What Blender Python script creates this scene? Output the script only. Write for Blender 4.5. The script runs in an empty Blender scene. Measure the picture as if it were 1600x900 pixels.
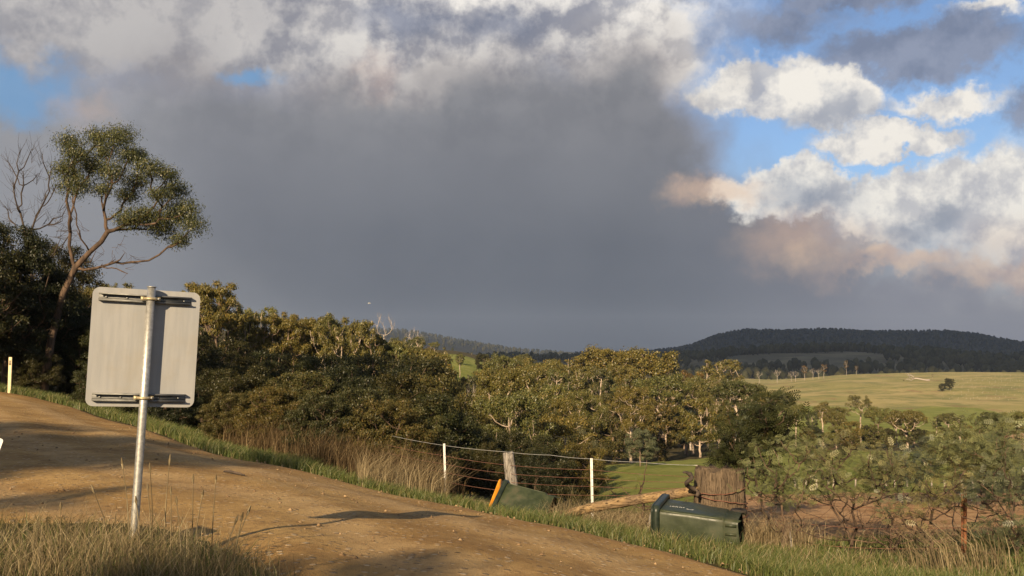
import bpy, bmesh, math, random
import numpy as np
from mathutils import Vector, Matrix, noise as mnoise

R = math.radians
scn = bpy.context.scene
COL = scn.collection
random.seed(7)

# ---------------------------------------------------------------- camera
F = 1555.0; PITCH = math.atan((560 - 450) / F)
cam_d = bpy.data.cameras.new('camera'); cam = bpy.data.objects.new('camera', cam_d); COL.objects.link(cam)
cam_d.sensor_width = 36.0; cam_d.lens = 36.0 * F / 1600.0
cam_d.clip_start = 0.05; cam_d.clip_end = 20000
cam.location = (0, 0, 0); cam.rotation_euler = (R(90) + PITCH, 0, 0)
scn.camera = cam
def ray(px, py):
    x = (px - 800) / F; y = -(py - 450) / F
    c, s = math.cos(PITCH), math.sin(PITCH)
    return np.array([x, c - s * y, s + c * y])
def at(px, py, D):
    r = ray(px, py); return r * (D / r[1])

# ---------------------------------------------------------------- light and colour management
SUN_HEAD, SUN_EL = R(18), R(22)
scn.view_settings.view_transform = 'Standard'; scn.view_settings.look = 'None'
scn.view_settings.gamma = 1.0; EXPO = 0.9; scn.view_settings.exposure = EXPO
scn.view_settings.use_curve_mapping = False
scn.render.engine = 'CYCLES'
scn.cycles.use_denoising = True
scn.cycles.max_bounces = 5; scn.cycles.diffuse_bounces = 3; scn.cycles.glossy_bounces = 2
scn.cycles.transmission_bounces = 3; scn.cycles.transparent_max_bounces = 4; scn.cycles.volume_bounces = 0
scn.cycles.use_fast_gi = False; scn.cycles.caustics_reflective = False; scn.cycles.caustics_refractive = False
sun_d = bpy.data.lights.new('sun', 'SUN'); sun = bpy.data.objects.new('sun', sun_d); COL.objects.link(sun)
sun_d.energy = 5.0; sun_d.angle = R(0.55); sun_d.color = (1.0, 0.77, 0.49)
ldir = Vector((math.sin(SUN_HEAD) * math.cos(SUN_EL), math.cos(SUN_HEAD) * math.cos(SUN_EL), -math.sin(SUN_EL)))
sun.rotation_euler = ldir.to_track_quat('-Z', 'Y').to_euler()
sun.location = (-20, -60, 40)

# ---------------------------------------------------------------- world: sky, broken cloud, smoke bank
world = bpy.data.worlds.new('World'); scn.world = world; world.use_nodes = True
WT = world.node_tree; WT.nodes.clear(); WN, WL = WT.nodes, WT.links
world.cycles.sampling_method = 'MANUAL'; world.cycles.sample_map_resolution = 512

class NG:
    """small helper for building node maths"""
    def __init__(s, tree): s.t = tree; s.n = tree.nodes; s.l = tree.links
    def new(s, typ, **kw):
        n = s.n.new(typ)
        for k, v in kw.items(): setattr(n, k, v)
        return n
    def put(s, sock, v):
        if hasattr(v, 'is_output') or isinstance(v, bpy.types.NodeSocket): s.l.new(v, sock)
        else: sock.default_value = v
    def m(s, op, a, b=0.0, c=0.0, clamp=False):
        n = s.new('ShaderNodeMath', operation=op, use_clamp=clamp)
        s.put(n.inputs[0], a); s.put(n.inputs[1], b); s.put(n.inputs[2], c); return n.outputs[0]
    def v(s, op, a, b=(0, 0, 0)):
        n = s.new('ShaderNodeVectorMath', operation=op)
        s.put(n.inputs[0], a)
        s.put(n.inputs[1], b)
        return n.outputs['Value'] if op in ('LENGTH', 'DOT_PRODUCT', 'DISTANCE') else n.outputs[0]
    def vscale(s, a, k):
        n = s.new('ShaderNodeVectorMath', operation='SCALE'); s.put(n.inputs[0], a); s.put(n.inputs['Scale'], k); return n.outputs[0]
    def rng(s, x, a, b, c=0.0, d=1.0, interp='SMOOTHSTEP'):
        n = s.new('ShaderNodeMapRange', interpolation_type=interp)
        s.put(n.inputs[0], x); s.put(n.inputs[1], a); s.put(n.inputs[2], b); s.put(n.inputs[3], c); s.put(n.inputs[4], d)
        return n.outputs[0]
    def mix(s, f, a, b, blend='MIX'):
        n = s.new('ShaderNodeMix', data_type='RGBA', blend_type=blend)
        def col(v): return v if isinstance(v, bpy.types.NodeSocket) else (v[0], v[1], v[2], 1.0)
        s.put(n.inputs[0], f); s.put(n.inputs[6], col(a)); s.put(n.inputs[7], col(b)); return n.outputs[2]
    def noise(s, vec, scale, detail=5.0, rough=0.55, out='Fac', dist=0.0):
        n = s.new('ShaderNodeTexNoise'); s.put(n.inputs['Vector'], vec)
        n.inputs['Scale'].default_value = scale; n.inputs['Detail'].default_value = detail
        n.inputs['Roughness'].default_value = rough; n.inputs['Distortion'].default_value = dist
        return n.outputs[0] if out == 'Fac' else n.outputs[1]
    def voro(s, vec, scale, feature='F1', out='Distance'):
        n = s.new('ShaderNodeTexVoronoi', feature=feature); s.put(n.inputs['Vector'], vec); n.inputs['Scale'].default_value = scale
        return n.outputs[out]
    def ramp(s, fac, stops):
        n = s.new('ShaderNodeValToRGB'); s.put(n.inputs[0], fac); e = n.color_ramp.elements
        while len(e) < len(stops): e.new(0.5)
        for i, (p, c) in enumerate(stops): e[i].position = p; e[i].color = (c[0], c[1], c[2], 1)
        return n.outputs[0]

def srgb(r, g, b):
    f = lambda c: (c / 255 / 12.92) if c / 255 <= 0.04045 else ((c / 255 + 0.055) / 1.055) ** 2.4
    return (f(r), f(g), f(b))
SKY_S = 0.10
def skc(r, g, b):
    return tuple(c / SKY_S / 2 ** EXPO for c in srgb(r, g, b))
def skyang(px, py):
    r = ray(px, py); return math.degrees(math.atan2(r[0], r[1])), math.degrees(math.atan2(r[2], math.hypot(r[0], r[1])))

g = NG(WT)
tc = g.new('ShaderNodeTexCoord'); dirv = tc.outputs['Generated']
sep = g.new('ShaderNodeSeparateXYZ'); WL.new(dirv, sep.inputs[0])
sx, sy, sz = sep.outputs
az = g.m('MULTIPLY', g.m('ARCTAN2', sx, sy), 180 / math.pi)
el = g.m('MULTIPLY', g.m('ARCSINE', sz), 180 / math.pi)
def comb(a, b, c=0.0):
    n = g.new('ShaderNodeCombineXYZ'); g.put(n.inputs[0], a); g.put(n.inputs[1], b); g.put(n.inputs[2], c); return n.outputs[0]
P = comb(az, el, 0.0)
# domain warps (degrees)
big = g.vscale(g.v('SUBTRACT', g.noise(dirv, 6.0, 3.0, 0.5, 'Color'), (0.5, 0.5, 0.5)), 7.0)
fin = g.vscale(g.v('SUBTRACT', g.noise(dirv, 19.0, 9.0, 0.66, 'Color'), (0.5, 0.5, 0.5)), 5.0)
med = g.vscale(g.v('SUBTRACT', g.noise(dirv, 11.0, 6.0, 0.55, 'Color'), (0.5, 0.5, 0.5)), 6.5)
mul2 = (1, 1, 0)
PS = g.v('ADD', P, g.v('MULTIPLY', g.v('ADD', g.v('ADD', big, g.vscale(med, 0.75)), g.vscale(fin, 0.45)), mul2))          # smoke
PC = g.v('ADD', P, g.v('MULTIPLY', g.v('ADD', fin, g.vscale(big, 0.35)), mul2))          # cumulus
def blob(Pv, px, py, rx, ry, soft=0.35):
    a, e = skyang(px, py)
    q = g.v('MULTIPLY', g.v('SUBTRACT', Pv, (a, e, 0)), (27.0 / rx, 27.0 / ry, 0))
    return g.rng(g.v('LENGTH', q), 1 + soft, 1 - soft, 0.0, 1.0)
def union(ms):
    o = ms[0]
    for x in ms[1:]: o = g.m('MAXIMUM', o, x)
    return o
# cloud self shading: noise difference towards the sun (up and to the left)
lift = g.v('ADD', dirv, (-0.010, -0.004, 0.016))
n1 = g.noise(dirv, 15.0, 8.0, 0.62); n2 = g.noise(lift, 15.0, 8.0, 0.62)
lump = g.m('ADD', 0.52, g.m('MULTIPLY', g.m('SUBTRACT', n1, n2), 6.0), clamp=True)
n5 = g.noise(dirv, 7.0, 6.0, 0.58)
lit = g.m('ADD', g.m('MULTIPLY', lump, 0.65), g.m('MULTIPLY', g.rng(n5, 0.36, 0.66), 0.45), clamp=True)

sky = g.new('ShaderNodeTexSky', sky_type='NISHITA')
sky.sun_disc = False; sky.sun_elevation = SUN_EL; sky.sun_rotation = math.pi + SUN_HEAD
sky.altitude = 300; sky.air_density = 1.0; sky.dust_density = 0.35; sky.ozone_density = 1.6
c = sky.outputs[0]
c = g.mix(1.0, c, tuple(v / 2 ** EXPO for v in (1.02, 1.10, 1.26)), 'MULTIPLY')

WHITE, PALE = skc(238, 234, 228), skc(168, 170, 180)
# broken cloud everywhere in the sky, held out of the clear gap on the right
cov = g.noise(g.v('MULTIPLY', dirv, (1, 1, 1.9)), 2.6, 9.0, 0.6)
covm = g.rng(cov, 0.47, 0.60)
gap = union([blob(P, 1400, 120, 420, 300, 0.35)])
covm = g.m('MULTIPLY', covm, g.m('SUBTRACT', 1.0, gap))
covm = g.m('MULTIPLY', covm, g.rng(el, -2.0, 3.0))
c = g.mix(covm, c, g.mix(lit, PALE, WHITE))
# high white cloud along the top, left and middle
top = union([blob(PC, 480, -20, 610, 150, 0.3), blob(PC, 640, 110, 250, 110, 0.5), blob(PC, 970, 75, 135, 85, 0.3), blob(PC, 200, 40, 330, 95, 0.5)])
litl = g.rng(az, *[skyang(x, 100)[0] for x in (250, 800)])
litw = g.rng(lit, 0.02, 0.84, 0.0, 1.0, 'LINEAR')
c = g.mix(top, c, g.mix(litw, g.mix(litl, skc(146, 146, 154), skc(150, 152, 164)), g.mix(litl, skc(196, 192, 190), skc(252, 246, 238))))
# clouds on the right: bright
br = union([blob(PC, 1190, 140, 95, 46, 0.18), blob(PC, 1310, 165, 80, 38, 0.2), blob(PC, 1390, 220, 110, 28, 0.2),
            blob(PC, 1540, 22, 50, 12, 0.6), blob(PC, 1485, 155, 66, 18, 0.5),
            blob(PC, 1720, 340, 170, 110, 0.3), blob(PC, 1530, 285, 110, 26, 0.5)])
c = g.mix(br, c, g.mix(litw, skc(176, 180, 192), skc(254, 248, 238)))
shd = union([blob(PC, 1245, 312, 62, 26, 0.6), blob(PC, 1420, 352, 50, 18, 0.6), blob(PC, 1300, 180, 80, 20, 0.6), blob(PC, 1560, 300, 80, 20, 0.7)])
low = union([blob(PC, 1235, 300, 72, 55, 0.12), blob(PC, 1385, 325, 88, 55, 0.14), blob(PC, 1540, 345, 150, 95, 0.16), blob(PC, 1150, 312, 46, 30, 0.4), blob(PC, 1460, 395, 110, 26, 0.5)])
c = g.mix(g.m('MULTIPLY', shd, 0.7), c, g.mix(lit, skc(146, 155, 172), skc(196, 198, 204)))
# dark flat clouds
dk = union([blob(PC, 1440, 80, 150, 36, 0.35), blob(PC, 1330, 105, 50, 22, 0.6), blob(PC, 1215, 40, 105, 28, 0.6), blob(PC, 1330, 0, 120, 22, 0.5), blob(PC, 1612, 165, 36, 34, 0.5), blob(PC, 640, 30, 65, 26, 0.8), blob(PC, 790, 30, 60, 20, 0.8)])
c = g.mix(g.m('MULTIPLY', dk, 0.88), c, g.mix(lit, skc(116, 124, 145), skc(150, 156, 174)))
# the smoke bank
sm = union([blob(PS, 120, 470, 900, 330, 0.2), blob(PS, 480, 480, 760, 365, 0.18), blob(PS, 790, 470, 350, 395, 0.2), blob(PS, 985, 330, 165, 260, 0.28),
            blob(PS, 1040, 480, 390, 180, 0.3), blob(PS, 1330, 525, 420, 105, 0.5), blob(PS, -600, 480, 800, 300, 0.25), blob(PS, 1800, 540, 420, 70, 0.5)])
# colour of the smoke: grey, darker and bluer low down, paler and warmer at the thin edges
smc = g.ramp(g.rng(el, -2.0, 19.0, 0.0, 1.0, 'LINEAR'), [(0.0, srgb(68, 75, 86)), (0.14, srgb(84, 89, 97)), (0.34, srgb(110, 112, 117)), (0.60, srgb(126, 126, 130)), (0.85, srgb(140, 138, 140)), (1.0, srgb(156, 153, 153))])
sidel = g.rng(az, skyang(700, 300)[0], skyang(-100, 300)[0])
sider = g.rng(az, skyang(960, 300)[0], skyang(1560, 300)[0])
smc = g.mix(g.m('MULTIPLY', sidel, 0.5), smc, srgb(170, 167, 168))
smc = g.mix(g.m('MULTIPLY', sider, 0.62), smc, srgb(166, 162, 170))
wisp = g.noise(g.v('ADD', dirv, g.vscale(big, 0.012)), 4.5, 4.0, 0.5)
smc = g.mix(1.0, smc, g.ramp(wisp, [(0.3, (0.86, 0.87, 0.89)), (0.72, (1.18, 1.17, 1.15))]), 'MULTIPLY')
bil = g.m('MULTIPLY', g.rng(el, skyang(800, 330)[1], skyang(800, 120)[1]), 0.28)
smc = g.mix(bil, smc, g.mix(1.0, smc, g.ramp(lit, [(0.15, (0.74, 0.75, 0.78)), (0.85, (1.42, 1.38, 1.33))]), 'MULTIPLY'))
smc = g.mix(1.0, smc, tuple(k_ / SKY_S / 2 ** EXPO for k_ in (0.96, 1.0, 1.04)), 'MULTIPLY')
edge = g.m('MULTIPLY', g.m('MULTIPLY', sm, g.m('SUBTRACT', 1.0, sm)), 4.0)
smc = g.mix(g.m('MULTIPLY', edge, g.m('MULTIPLY', n5, 0.45)), smc, skc(180, 158, 148))
c = g.mix(sm, c, smc)
lowc = g.mix(litw, skc(182, 184, 194), skc(255, 250, 240))
lowc = g.mix(g.rng(el, skyang(1400, 330)[1], skyang(1400, 425)[1]), lowc, g.mix(lit, skc(196, 178, 172), skc(250, 220, 192)))
lowc = g.mix(g.m('MULTIPLY', union([blob(PC, 1250, 312, 60, 30, 0.6), blob(PC, 1425, 350, 52, 20, 0.6)]), 0.8), lowc, g.mix(lit, skc(140, 150, 166), skc(190, 194, 202)))
c = g.mix(g.m('MULTIPLY', low, g.rng(el, skyang(1350, 440)[1], skyang(1350, 335)[1])), c, lowc)
# thin blue-ish gaps and warm rims in the smoke top
pe = union([blob(PC, 1110, 305, 62, 24, 0.7), blob(PC, 1410, 404, 90, 18, 0.6), blob(PC, 1560, 418, 90, 20, 0.7), blob(PC, 1240, 385, 70, 35, 1.0)])
c = g.mix(g.m('MULTIPLY', pe, 0.6), c, g.mix(lit, skc(206, 176, 160), skc(248, 212, 178)))
bl = union([blob(PC, 25, 140, 70, 36, 0.7), blob(PC, 400, 100, 34, 14, 0.9)])
c = g.mix(g.m('MULTIPLY', union([blob(PC, 125, 172, 45, 16, 0.8), blob(PC, 590, 118, 30, 28, 0.9)]), 0.3), c, skc(220, 190, 172))
c = g.mix(g.m('MULTIPLY', bl, 0.75), c, skc(110, 165, 215))
bg = g.new('ShaderNodeBackground'); WL.new(c, bg.inputs[0]); bg.inputs[1].default_value = SKY_S
wo = g.new('ShaderNodeOutputWorld'); WL.new(bg.outputs[0], wo.inputs[0])

# ---------------------------------------------------------------- mesh helpers
def link(name, me, mat=None, parent=None):
    o = bpy.data.objects.new(name, me); COL.objects.link(o)
    if mat is not None and me is not None and not me.materials: me.materials.append(mat)
    if parent is not None: o.parent = parent
    return o
def tag(o, label=None, cat=None, group=None, kind=None):
    if label: o['label'] = label
    if cat: o['category'] = cat
    if group: o['group'] = group
    if kind: o['kind'] = kind
    return o
def empty(name, loc, label, cat, group=None, rz=0.0):
    o = bpy.data.objects.new(name, None); COL.objects.link(o); o.location = loc; o.rotation_euler = (0, 0, rz)
    o.empty_display_size = 0.3
    return tag(o, label, cat, group)
def poly_mesh(name, V, Fc, smooth=False, rnd=None):
    """V (N,3); Fc (M,k) uniform polygons"""
    V = np.asarray(V, np.float32); Fc = np.asarray(Fc, np.int32); M, k = Fc.shape
    me = bpy.data.meshes.new(name)
    me.vertices.add(len(V)); me.vertices.foreach_set('co', V.ravel())
    me.loops.add(M * k); me.loops.foreach_set('vertex_index', Fc.ravel())
    me.polygons.add(M); me.polygons.foreach_set('loop_start', np.arange(0, M * k, k, dtype=np.int32))
    if smooth: me.polygons.foreach_set('use_smooth', np.ones(M, bool))
    if rnd is not None:
        a = me.attributes.new('rnd', 'FLOAT', 'FACE'); a.data.foreach_set('value', np.asarray(rnd, np.float32))
    me.update(calc_edges=True)
    return me
class MB:
    """collects quads"""
    def __init__(s): s.V = []; s.F = []; s.n = 0
    def add(s, V, Fc):
        V = np.asarray(V, float); s.V.append(V); s.F.append(np.asarray(Fc, int) + s.n); s.n += len(V)
    def tube(s, pts, rad, sides=6, cap=True):
        pts = np.asarray(pts, float); n = len(pts)
        rad = np.broadcast_to(np.asarray(rad, float), (n,)) if np.ndim(rad) == 0 else np.asarray(rad, float)
        if cap:
            t0 = pts[0] - pts[1]; t1 = pts[-1] - pts[-2]
            t0 = t0 / (np.linalg.norm(t0) + 1e-9); t1 = t1 / (np.linalg.norm(t1) + 1e-9)
            pts = np.vstack([pts[0], pts, pts[-1]]); rad = np.concatenate([[rad[0] * 0.02], rad, [rad[-1] * 0.02]]); n += 2
        tan = np.gradient(pts, axis=0); tan[0] = tan[1] if cap else tan[0]; tan[-1] = tan[-2] if cap else tan[-1]
        tan /= np.linalg.norm(tan, axis=1)[:, None] + 1e-9
        up = np.array([0, 0, 1.0]) if abs(tan[0][2]) < 0.9 else np.array([1.0, 0, 0])
        u = np.cross(up, tan); u /= np.linalg.norm(u, axis=1)[:, None] + 1e-9
        w = np.cross(tan, u)
        a = np.linspace(0, 2 * np.pi, sides, endpoint=False)
        V = pts[:, None, :] + rad[:, None, None] * (np.cos(a)[None, :, None] * u[:, None, :] + np.sin(a)[None, :, None] * w[:, None, :])
        i = np.arange(n - 1)[:, None] * sides; j = np.arange(sides)[None, :]; j2 = (j + 1) % sides
        Fq = np.stack([i + j, i + j2, i + sides + j2, i + sides + j], -1).reshape(-1, 4)
        s.add(V.reshape(-1, 3), Fq)
    def box(s, c, size, M=None):
        c = np.array(c, float); h = np.array(size, float) / 2
        V = np.array([[x, y, z] for x in (-1, 1) for y in (-1, 1) for z in (-1, 1)], float) * h
        if M is not None: V = V @ np.array(M).T
        s.add(V + c, [[0, 1, 3, 2], [4, 6, 7, 5], [0, 4, 5, 1], [2, 3, 7, 6], [0, 2, 6, 4], [1, 5, 7, 3]])
    def loft(s, rings, close_start=True, close_end=True):
        """rings: list of (k,3) arrays"""
        k = len(rings[0]); V = np.vstack(rings); n = len(rings)
        if close_start: V = np.vstack([V, rings[0].mean(0)[None].repeat(k, 0)])
        if close_end: V = np.vstack([V, rings[-1].mean(0)[None].repeat(k, 0)])
        j = np.arange(k); j2 = (j + 1) % k; Fq = []
        for i in range(n - 1): Fq.append(np.stack([i * k + j, i * k + j2, (i + 1) * k + j2, (i + 1) * k + j], -1))
        b = n * k
        if close_start: Fq.append(np.stack([b + j, b + j2, j2, j], -1)); b += k
        if close_end: Fq.append(np.stack([(n - 1) * k + j, (n - 1) * k + j2, b + j2, b + j], -1))
        s.add(V, np.vstack(Fq))
    def mesh(s, name, smooth=False):
        return poly_mesh(name, np.vstack(s.V), np.vstack(s.F), smooth)
    def build(s, name, mat, parent=None, smooth=False):
        return link(name, s.mesh(name, smooth), mat, parent)

# ---------------------------------------------------------------- materials
def newmat(name):
    m = bpy.data.materials.new(name); m.use_nodes = True; m.node_tree.nodes.clear()
    return m, NG(m.node_tree)
def out(gn, sh):
    o = gn.new('ShaderNodeOutputMaterial'); gn.l.new(sh, o.inputs[0])
def bsdf(gn, col, rough=0.7, metal=0.0, spec=0.3, bump=None, bstr=0.3, bdist=0.02):
    b = gn.new('ShaderNodeBsdfPrincipled')
    gn.put(b.inputs['Base Color'], col if isinstance(col, bpy.types.NodeSocket) else (*col, 1))
    gn.put(b.inputs['Roughness'], rough); b.inputs['Metallic'].default_value = metal
    b.inputs['Specular IOR Level'].default_value = spec
    if bump is not None:
        n = gn.new('ShaderNodeBump'); n.inputs['Strength'].default_value = bstr; n.inputs['Distance'].default_value = bdist
        gn.l.new(bump, n.inputs['Height']); gn.l.new(n.outputs[0], b.inputs['Normal'])
    return b.outputs[0]
def attr(gn, name):
    n = gn.new('ShaderNodeAttribute'); n.attribute_name = name; return n.outputs['Fac']
def objco(gn): return gn.new('ShaderNodeTexCoord').outputs['Object']
def geopos(gn): return gn.new('ShaderNodeNewGeometry').outputs['Position']
def objrnd(gn): return gn.new('ShaderNodeObjectInfo').outputs['Random']

def leaf_mat(name, dark, light, odd, trans=0.3, oddness=0.12, gloss=0.0, tint=True):
    m, q = newmat(name)
    r = attr(q, 'rnd'); o = objrnd(q)
    col = q.mix(r, dark, light)
    col = q.mix(q.m('MULTIPLY', q.rng(r, 1 - oddness, 1 - oddness * 0.4), 0.8), col, odd)
    if tint: col = q.mix(1.0, col, q.ramp(o, [(0.0, (0.58, 0.68, 0.72)), (0.25, (0.98, 0.98, 0.9)), (0.5, (1.14, 1.0, 0.74)), (0.75, (0.8, 0.9, 0.86)), (1.0, (1.05, 1.12, 0.9))]), 'MULTIPLY')
    d = q.new('ShaderNodeBsdfDiffuse'); q.l.new(col, d.inputs[0])
    t = q.new('ShaderNodeBsdfTranslucent'); q.l.new(q.mix(1.0, col, (1.0, 0.95, 0.55), 'MULTIPLY'), t.inputs[0])
    mx = q.new('ShaderNodeMixShader'); mx.inputs[0].default_value = trans
    q.l.new(d.outputs[0], mx.inputs[1]); q.l.new(t.outputs[0], mx.inputs[2])
    s = mx.outputs[0]
    if gloss > 0:
        gl = q.new('ShaderNodeBsdfGlossy'); gl.inputs['Roughness'].default_value = 0.45; gl.inputs[0].default_value = (1, 1, 1, 1)
        m2 = q.new('ShaderNodeMixShader'); m2.inputs[0].default_value = gloss
        q.l.new(s, m2.inputs[1]); q.l.new(gl.outputs[0], m2.inputs[2]); s = m2.outputs[0]
    out(q, s); return m
def bark_mat(name, a, b, scale=6.0):
    m, q = newmat(name); p = objco(q)
    n = q.noise(q.v('MULTIPLY', p, (1, 1, 0.25)), scale, 6, 0.65)
    col = q.mix(q.rng(n, 0.35, 0.65), a, b)
    col = q.mix(1.0, col, q.ramp(objrnd(q), [(0.0, (0.75, 0.72, 0.7)), (1.0, (1.15, 1.1, 1.05))]), 'MULTIPLY')
    out(q, bsdf(q, col, 0.85, bump=n, bstr=0.5, bdist=0.03)); return m
MAT = {}
MAT['gum'] = leaf_mat('gum leaves', (0.068, 0.070, 0.021), (0.182, 0.162, 0.046), (0.22, 0.15, 0.045), 0.2, 0.14, 0.03)
MAT['dkgum'] = leaf_mat('dark leaves', (0.022, 0.027, 0.011), (0.062, 0.060, 0.022), (0.09, 0.07, 0.03), 0.25, 0.1, 0.02)
MAT['dkolive'] = leaf_mat('olive leaves', (0.046, 0.050, 0.018), (0.125, 0.118, 0.038), (0.17, 0.12, 0.04), 0.2, 0.12, 0.03)
MAT['rustgum'] = leaf_mat('scorched leaves', (0.09, 0.07, 0.028), (0.17, 0.12, 0.05), (0.2, 0.10, 0.04), 0.3, 0.25)
MAT['bush'] = leaf_mat('bush leaves', (0.046, 0.047, 0.016), (0.125, 0.108, 0.036), (0.17, 0.11, 0.04), 0.2, 0.14, 0.02)
MAT['grey'] = leaf_mat('grey green leaves', (0.07, 0.078, 0.048), (0.15, 0.15, 0.085), (0.2, 0.18, 0.1), 0.25, 0.15, 0.03)
MAT['wattle'] = leaf_mat('wattle fronds', (0.070, 0.076, 0.038), (0.205, 0.200, 0.098), (0.25, 0.23, 0.11), 0.22, 0.06, 0.03)
MAT['green'] = leaf_mat('green grass', (0.060, 0.086, 0.022), (0.155, 0.175, 0.050), (0.28, 0.23, 0.11), 0.3, 0.22, 0.02, tint=False)
MAT['meadow'] = leaf_mat('mixed grass', (0.052, 0.054, 0.020), (0.14, 0.118, 0.054), (0.27, 0.21, 0.125), 0.25, 0.3, tint=False)
MAT['straw'] = leaf_mat('dry grass', (0.13, 0.10, 0.058), (0.32, 0.255, 0.15), (0.42, 0.35, 0.22), 0.25, 0.2, tint=False)
MAT['bracken'] = leaf_mat('dead bracken', (0.050, 0.035, 0.019), (0.145, 0.102, 0.056), (0.24, 0.18, 0.10), 0.2, 0.2, tint=False)
MAT['bark'] = bark_mat('brown bark', (0.05, 0.035, 0.025), (0.14, 0.095, 0.065))
MAT['pale'] = bark_mat('pale gum bark', (0.26, 0.20, 0.15), (0.50, 0.42, 0.34), 3.0)
MAT['mid'] = bark_mat('grey brown bark', (0.11, 0.08, 0.058), (0.27, 0.20, 0.15), 3.0)
MAT['dead'] = bark_mat('bleached dead wood', (0.30, 0.26, 0.22), (0.52, 0.47, 0.42), 4.0)
MAT['twig'] = bark_mat('dark dead twigs', (0.035, 0.028, 0.024), (0.09, 0.07, 0.055), 4.0)

# ---------------------------------------------------------------- terrain
DK = np.array([1.0, 4, 6.5, 9, 12, 16, 22, 30, 42, 60, 90, 130, 190, 280, 400, 600, 700, 900, 1400, 3000, 7200.0])
def colv(*z): return np.array(z, float)
TERR = [  # image column, heights by distance
    (-500, colv(-1.6, -1.4, -1.3, -1.3, -1.3, -1.2, -1.1, -0.9, -0.5, 0.3, 2, 4, 8, 13, 17, 21, 21, 18, 5, -20, -30)),
    (0, colv(-1.62, -1.38, -1.20, -1.38, -1.40, -1.38, -1.30, -1.2, -0.92, -0.5, 0.5, 3, 7, 12, 16, 20, 20, 17, 5, -20, -30)),
    (207, colv(-1.63, -1.38, -1.22, -1.36, -1.44, -1.50, -1.6, -1.8, -1.9, -2.0, -1.5, 0, 4, 9, 14, 17, 17, 14, 0, -20, -30)),
    (400, colv(-1.64, -1.42, -1.34, -1.40, -1.52, -1.74, -2.15, -2.6, -3.5, -5, -6.5, -5, 0, 6, 10, 13, 13, 10, -5, -20, -30)),
    (700, colv(-1.65, -1.48, -1.42, -1.55, -1.86, -2.3, -3.0, -4.0, -6, -8.5, -11, -11, -7, -1, 3, 2, 1, -4, -14, -20, -30)),
    (850, colv(-1.65, -1.52, -1.52, -1.70, -1.98, -2.6, -3.4, -4.3, -6.2, -8.5, -11, -12.5, -11, -8, -6, -7, -8, -12, -18, -20, -30)),
    (1000, colv(-1.65, -1.58, -1.66, -1.86, -2.18, -2.8, -3.5, -4.4, -5.7, -7.2, -9.4, -13, -15, -15, -14, -13, -13, -16, -20, -22, -30)),
    (1200, colv(-1.65, -1.60, -1.75, -2.0, -2.28, -2.55, -2.98, -3.95, -5.25, -6.8, -9.0, -11.6, -16, -17.5, -19, -16.5, -16.5, -19, -20, -22, -30)),
    (1330, colv(-1.65, -1.60, -1.73, -1.98, -2.22, -2.52, -2.96, -3.95, -5.3, -6.85, -9.1, -11.8, -16.3, -18, -18, -12.6, -11.6, -16, -20, -22, -30)),
    (1600, colv(-1.65, -1.60, -1.7, -1.95, -2.15, -2.5, -2.95, -3.95, -5.4, -7.0, -9.5, -12.5, -17, -19, -17, -10.8, -10.2, -15, -20, -22, -30)),
    (2300, colv(-1.65, -1.65, -1.75, -1.95, -2.2, -2.6, -3.2, -4.0, -5.4, -7, -9.5, -12.5, -17, -20, -17, -9, -8.5, -14, -20, -22, -30)),
]
_th = [math.atan((p - 800) / F) for p, _ in TERR]
_zt = [z for _, z in TERR]
flat = colv(*([-1.65] * 8 + [-1.7, -1.8, -2, -2.5, -3, -4, -6, -8, -9, -10, -12, -20, -30]))
risel = colv(-1.6, -1.6, -1.55, -1.5, -1.5, -1.5, -1.5, -1.4, -1.2, -0.8, 0, 2, 5, 9, 13, 17, 17, 14, 3, -20, -30)
_th = [-math.pi, -R(100)] + _th + [R(100), math.pi]
_zt = [flat, risel] + _zt + [flat, flat]
_th = np.array(_th)
_lr = np.linspace(math.log(0.5), math.log(9000), 420)
def _herm(xk, yk, x):
    h = np.diff(xk); d = np.diff(yk) / h; m = np.zeros_like(yk)
    for i in range(1, len(yk) - 1):
        m[i] = 0 if d[i - 1] * d[i] <= 0 else 2 * d[i - 1] * d[i] / (d[i - 1] + d[i])
    m[0], m[-1] = d[0], 0
    x = np.clip(x, xk[0], xk[-1]); i = np.clip(np.searchsorted(xk, x) - 1, 0, len(h) - 1)
    t = (x - xk[i]) / h[i]; a = yk[i]; b = yk[i + 1]
    return (2*t**3-3*t**2+1)*a + (t**3-2*t**2+t)*h[i]*m[i] + (-2*t**3+3*t**2)*b + (t**3-t**2)*h[i]*m[i+1]
_tab = np.array([_herm(np.log(DK / max(math.cos(th), 0.75)), z, _lr) for th, z in zip(_th, _zt)])
def hgt(X, Y):
    X = np.asarray(X, float); Y = np.asarray(Y, float)
    r = np.maximum(np.hypot(X, Y), 0.5); th = np.arctan2(X, Y)
    fr = np.clip((np.log(r) - _lr[0]) / (_lr[1] - _lr[0]), 0, len(_lr) - 1.001); k = fr.astype(int); fr = fr - k
    i = np.clip(np.searchsorted(_th, th) - 1, 0, len(_th) - 2)
    t = (th - _th[i]) / (_th[i + 1] - _th[i]); t = t * t * (3 - 2 * t) * 0.5 + t * 0.5
    v = lambda ii: _tab[ii, k] * (1 - fr) + _tab[ii, k + 1] * fr
    z = v(i) * (1 - t) + v(i + 1) * t
    amp = np.clip(r / 400, 0.02, 1.0)
    z = z + amp * (0.8 * np.sin(X * 0.021 + 1.3) * np.cos(Y * 0.017) + 0.35 * np.sin(X * 0.07 + Y * 0.05)) * np.clip((r - 20) / 200, 0, 1)
    return z
def H1(x, y): return float(hgt(x, y))
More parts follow.
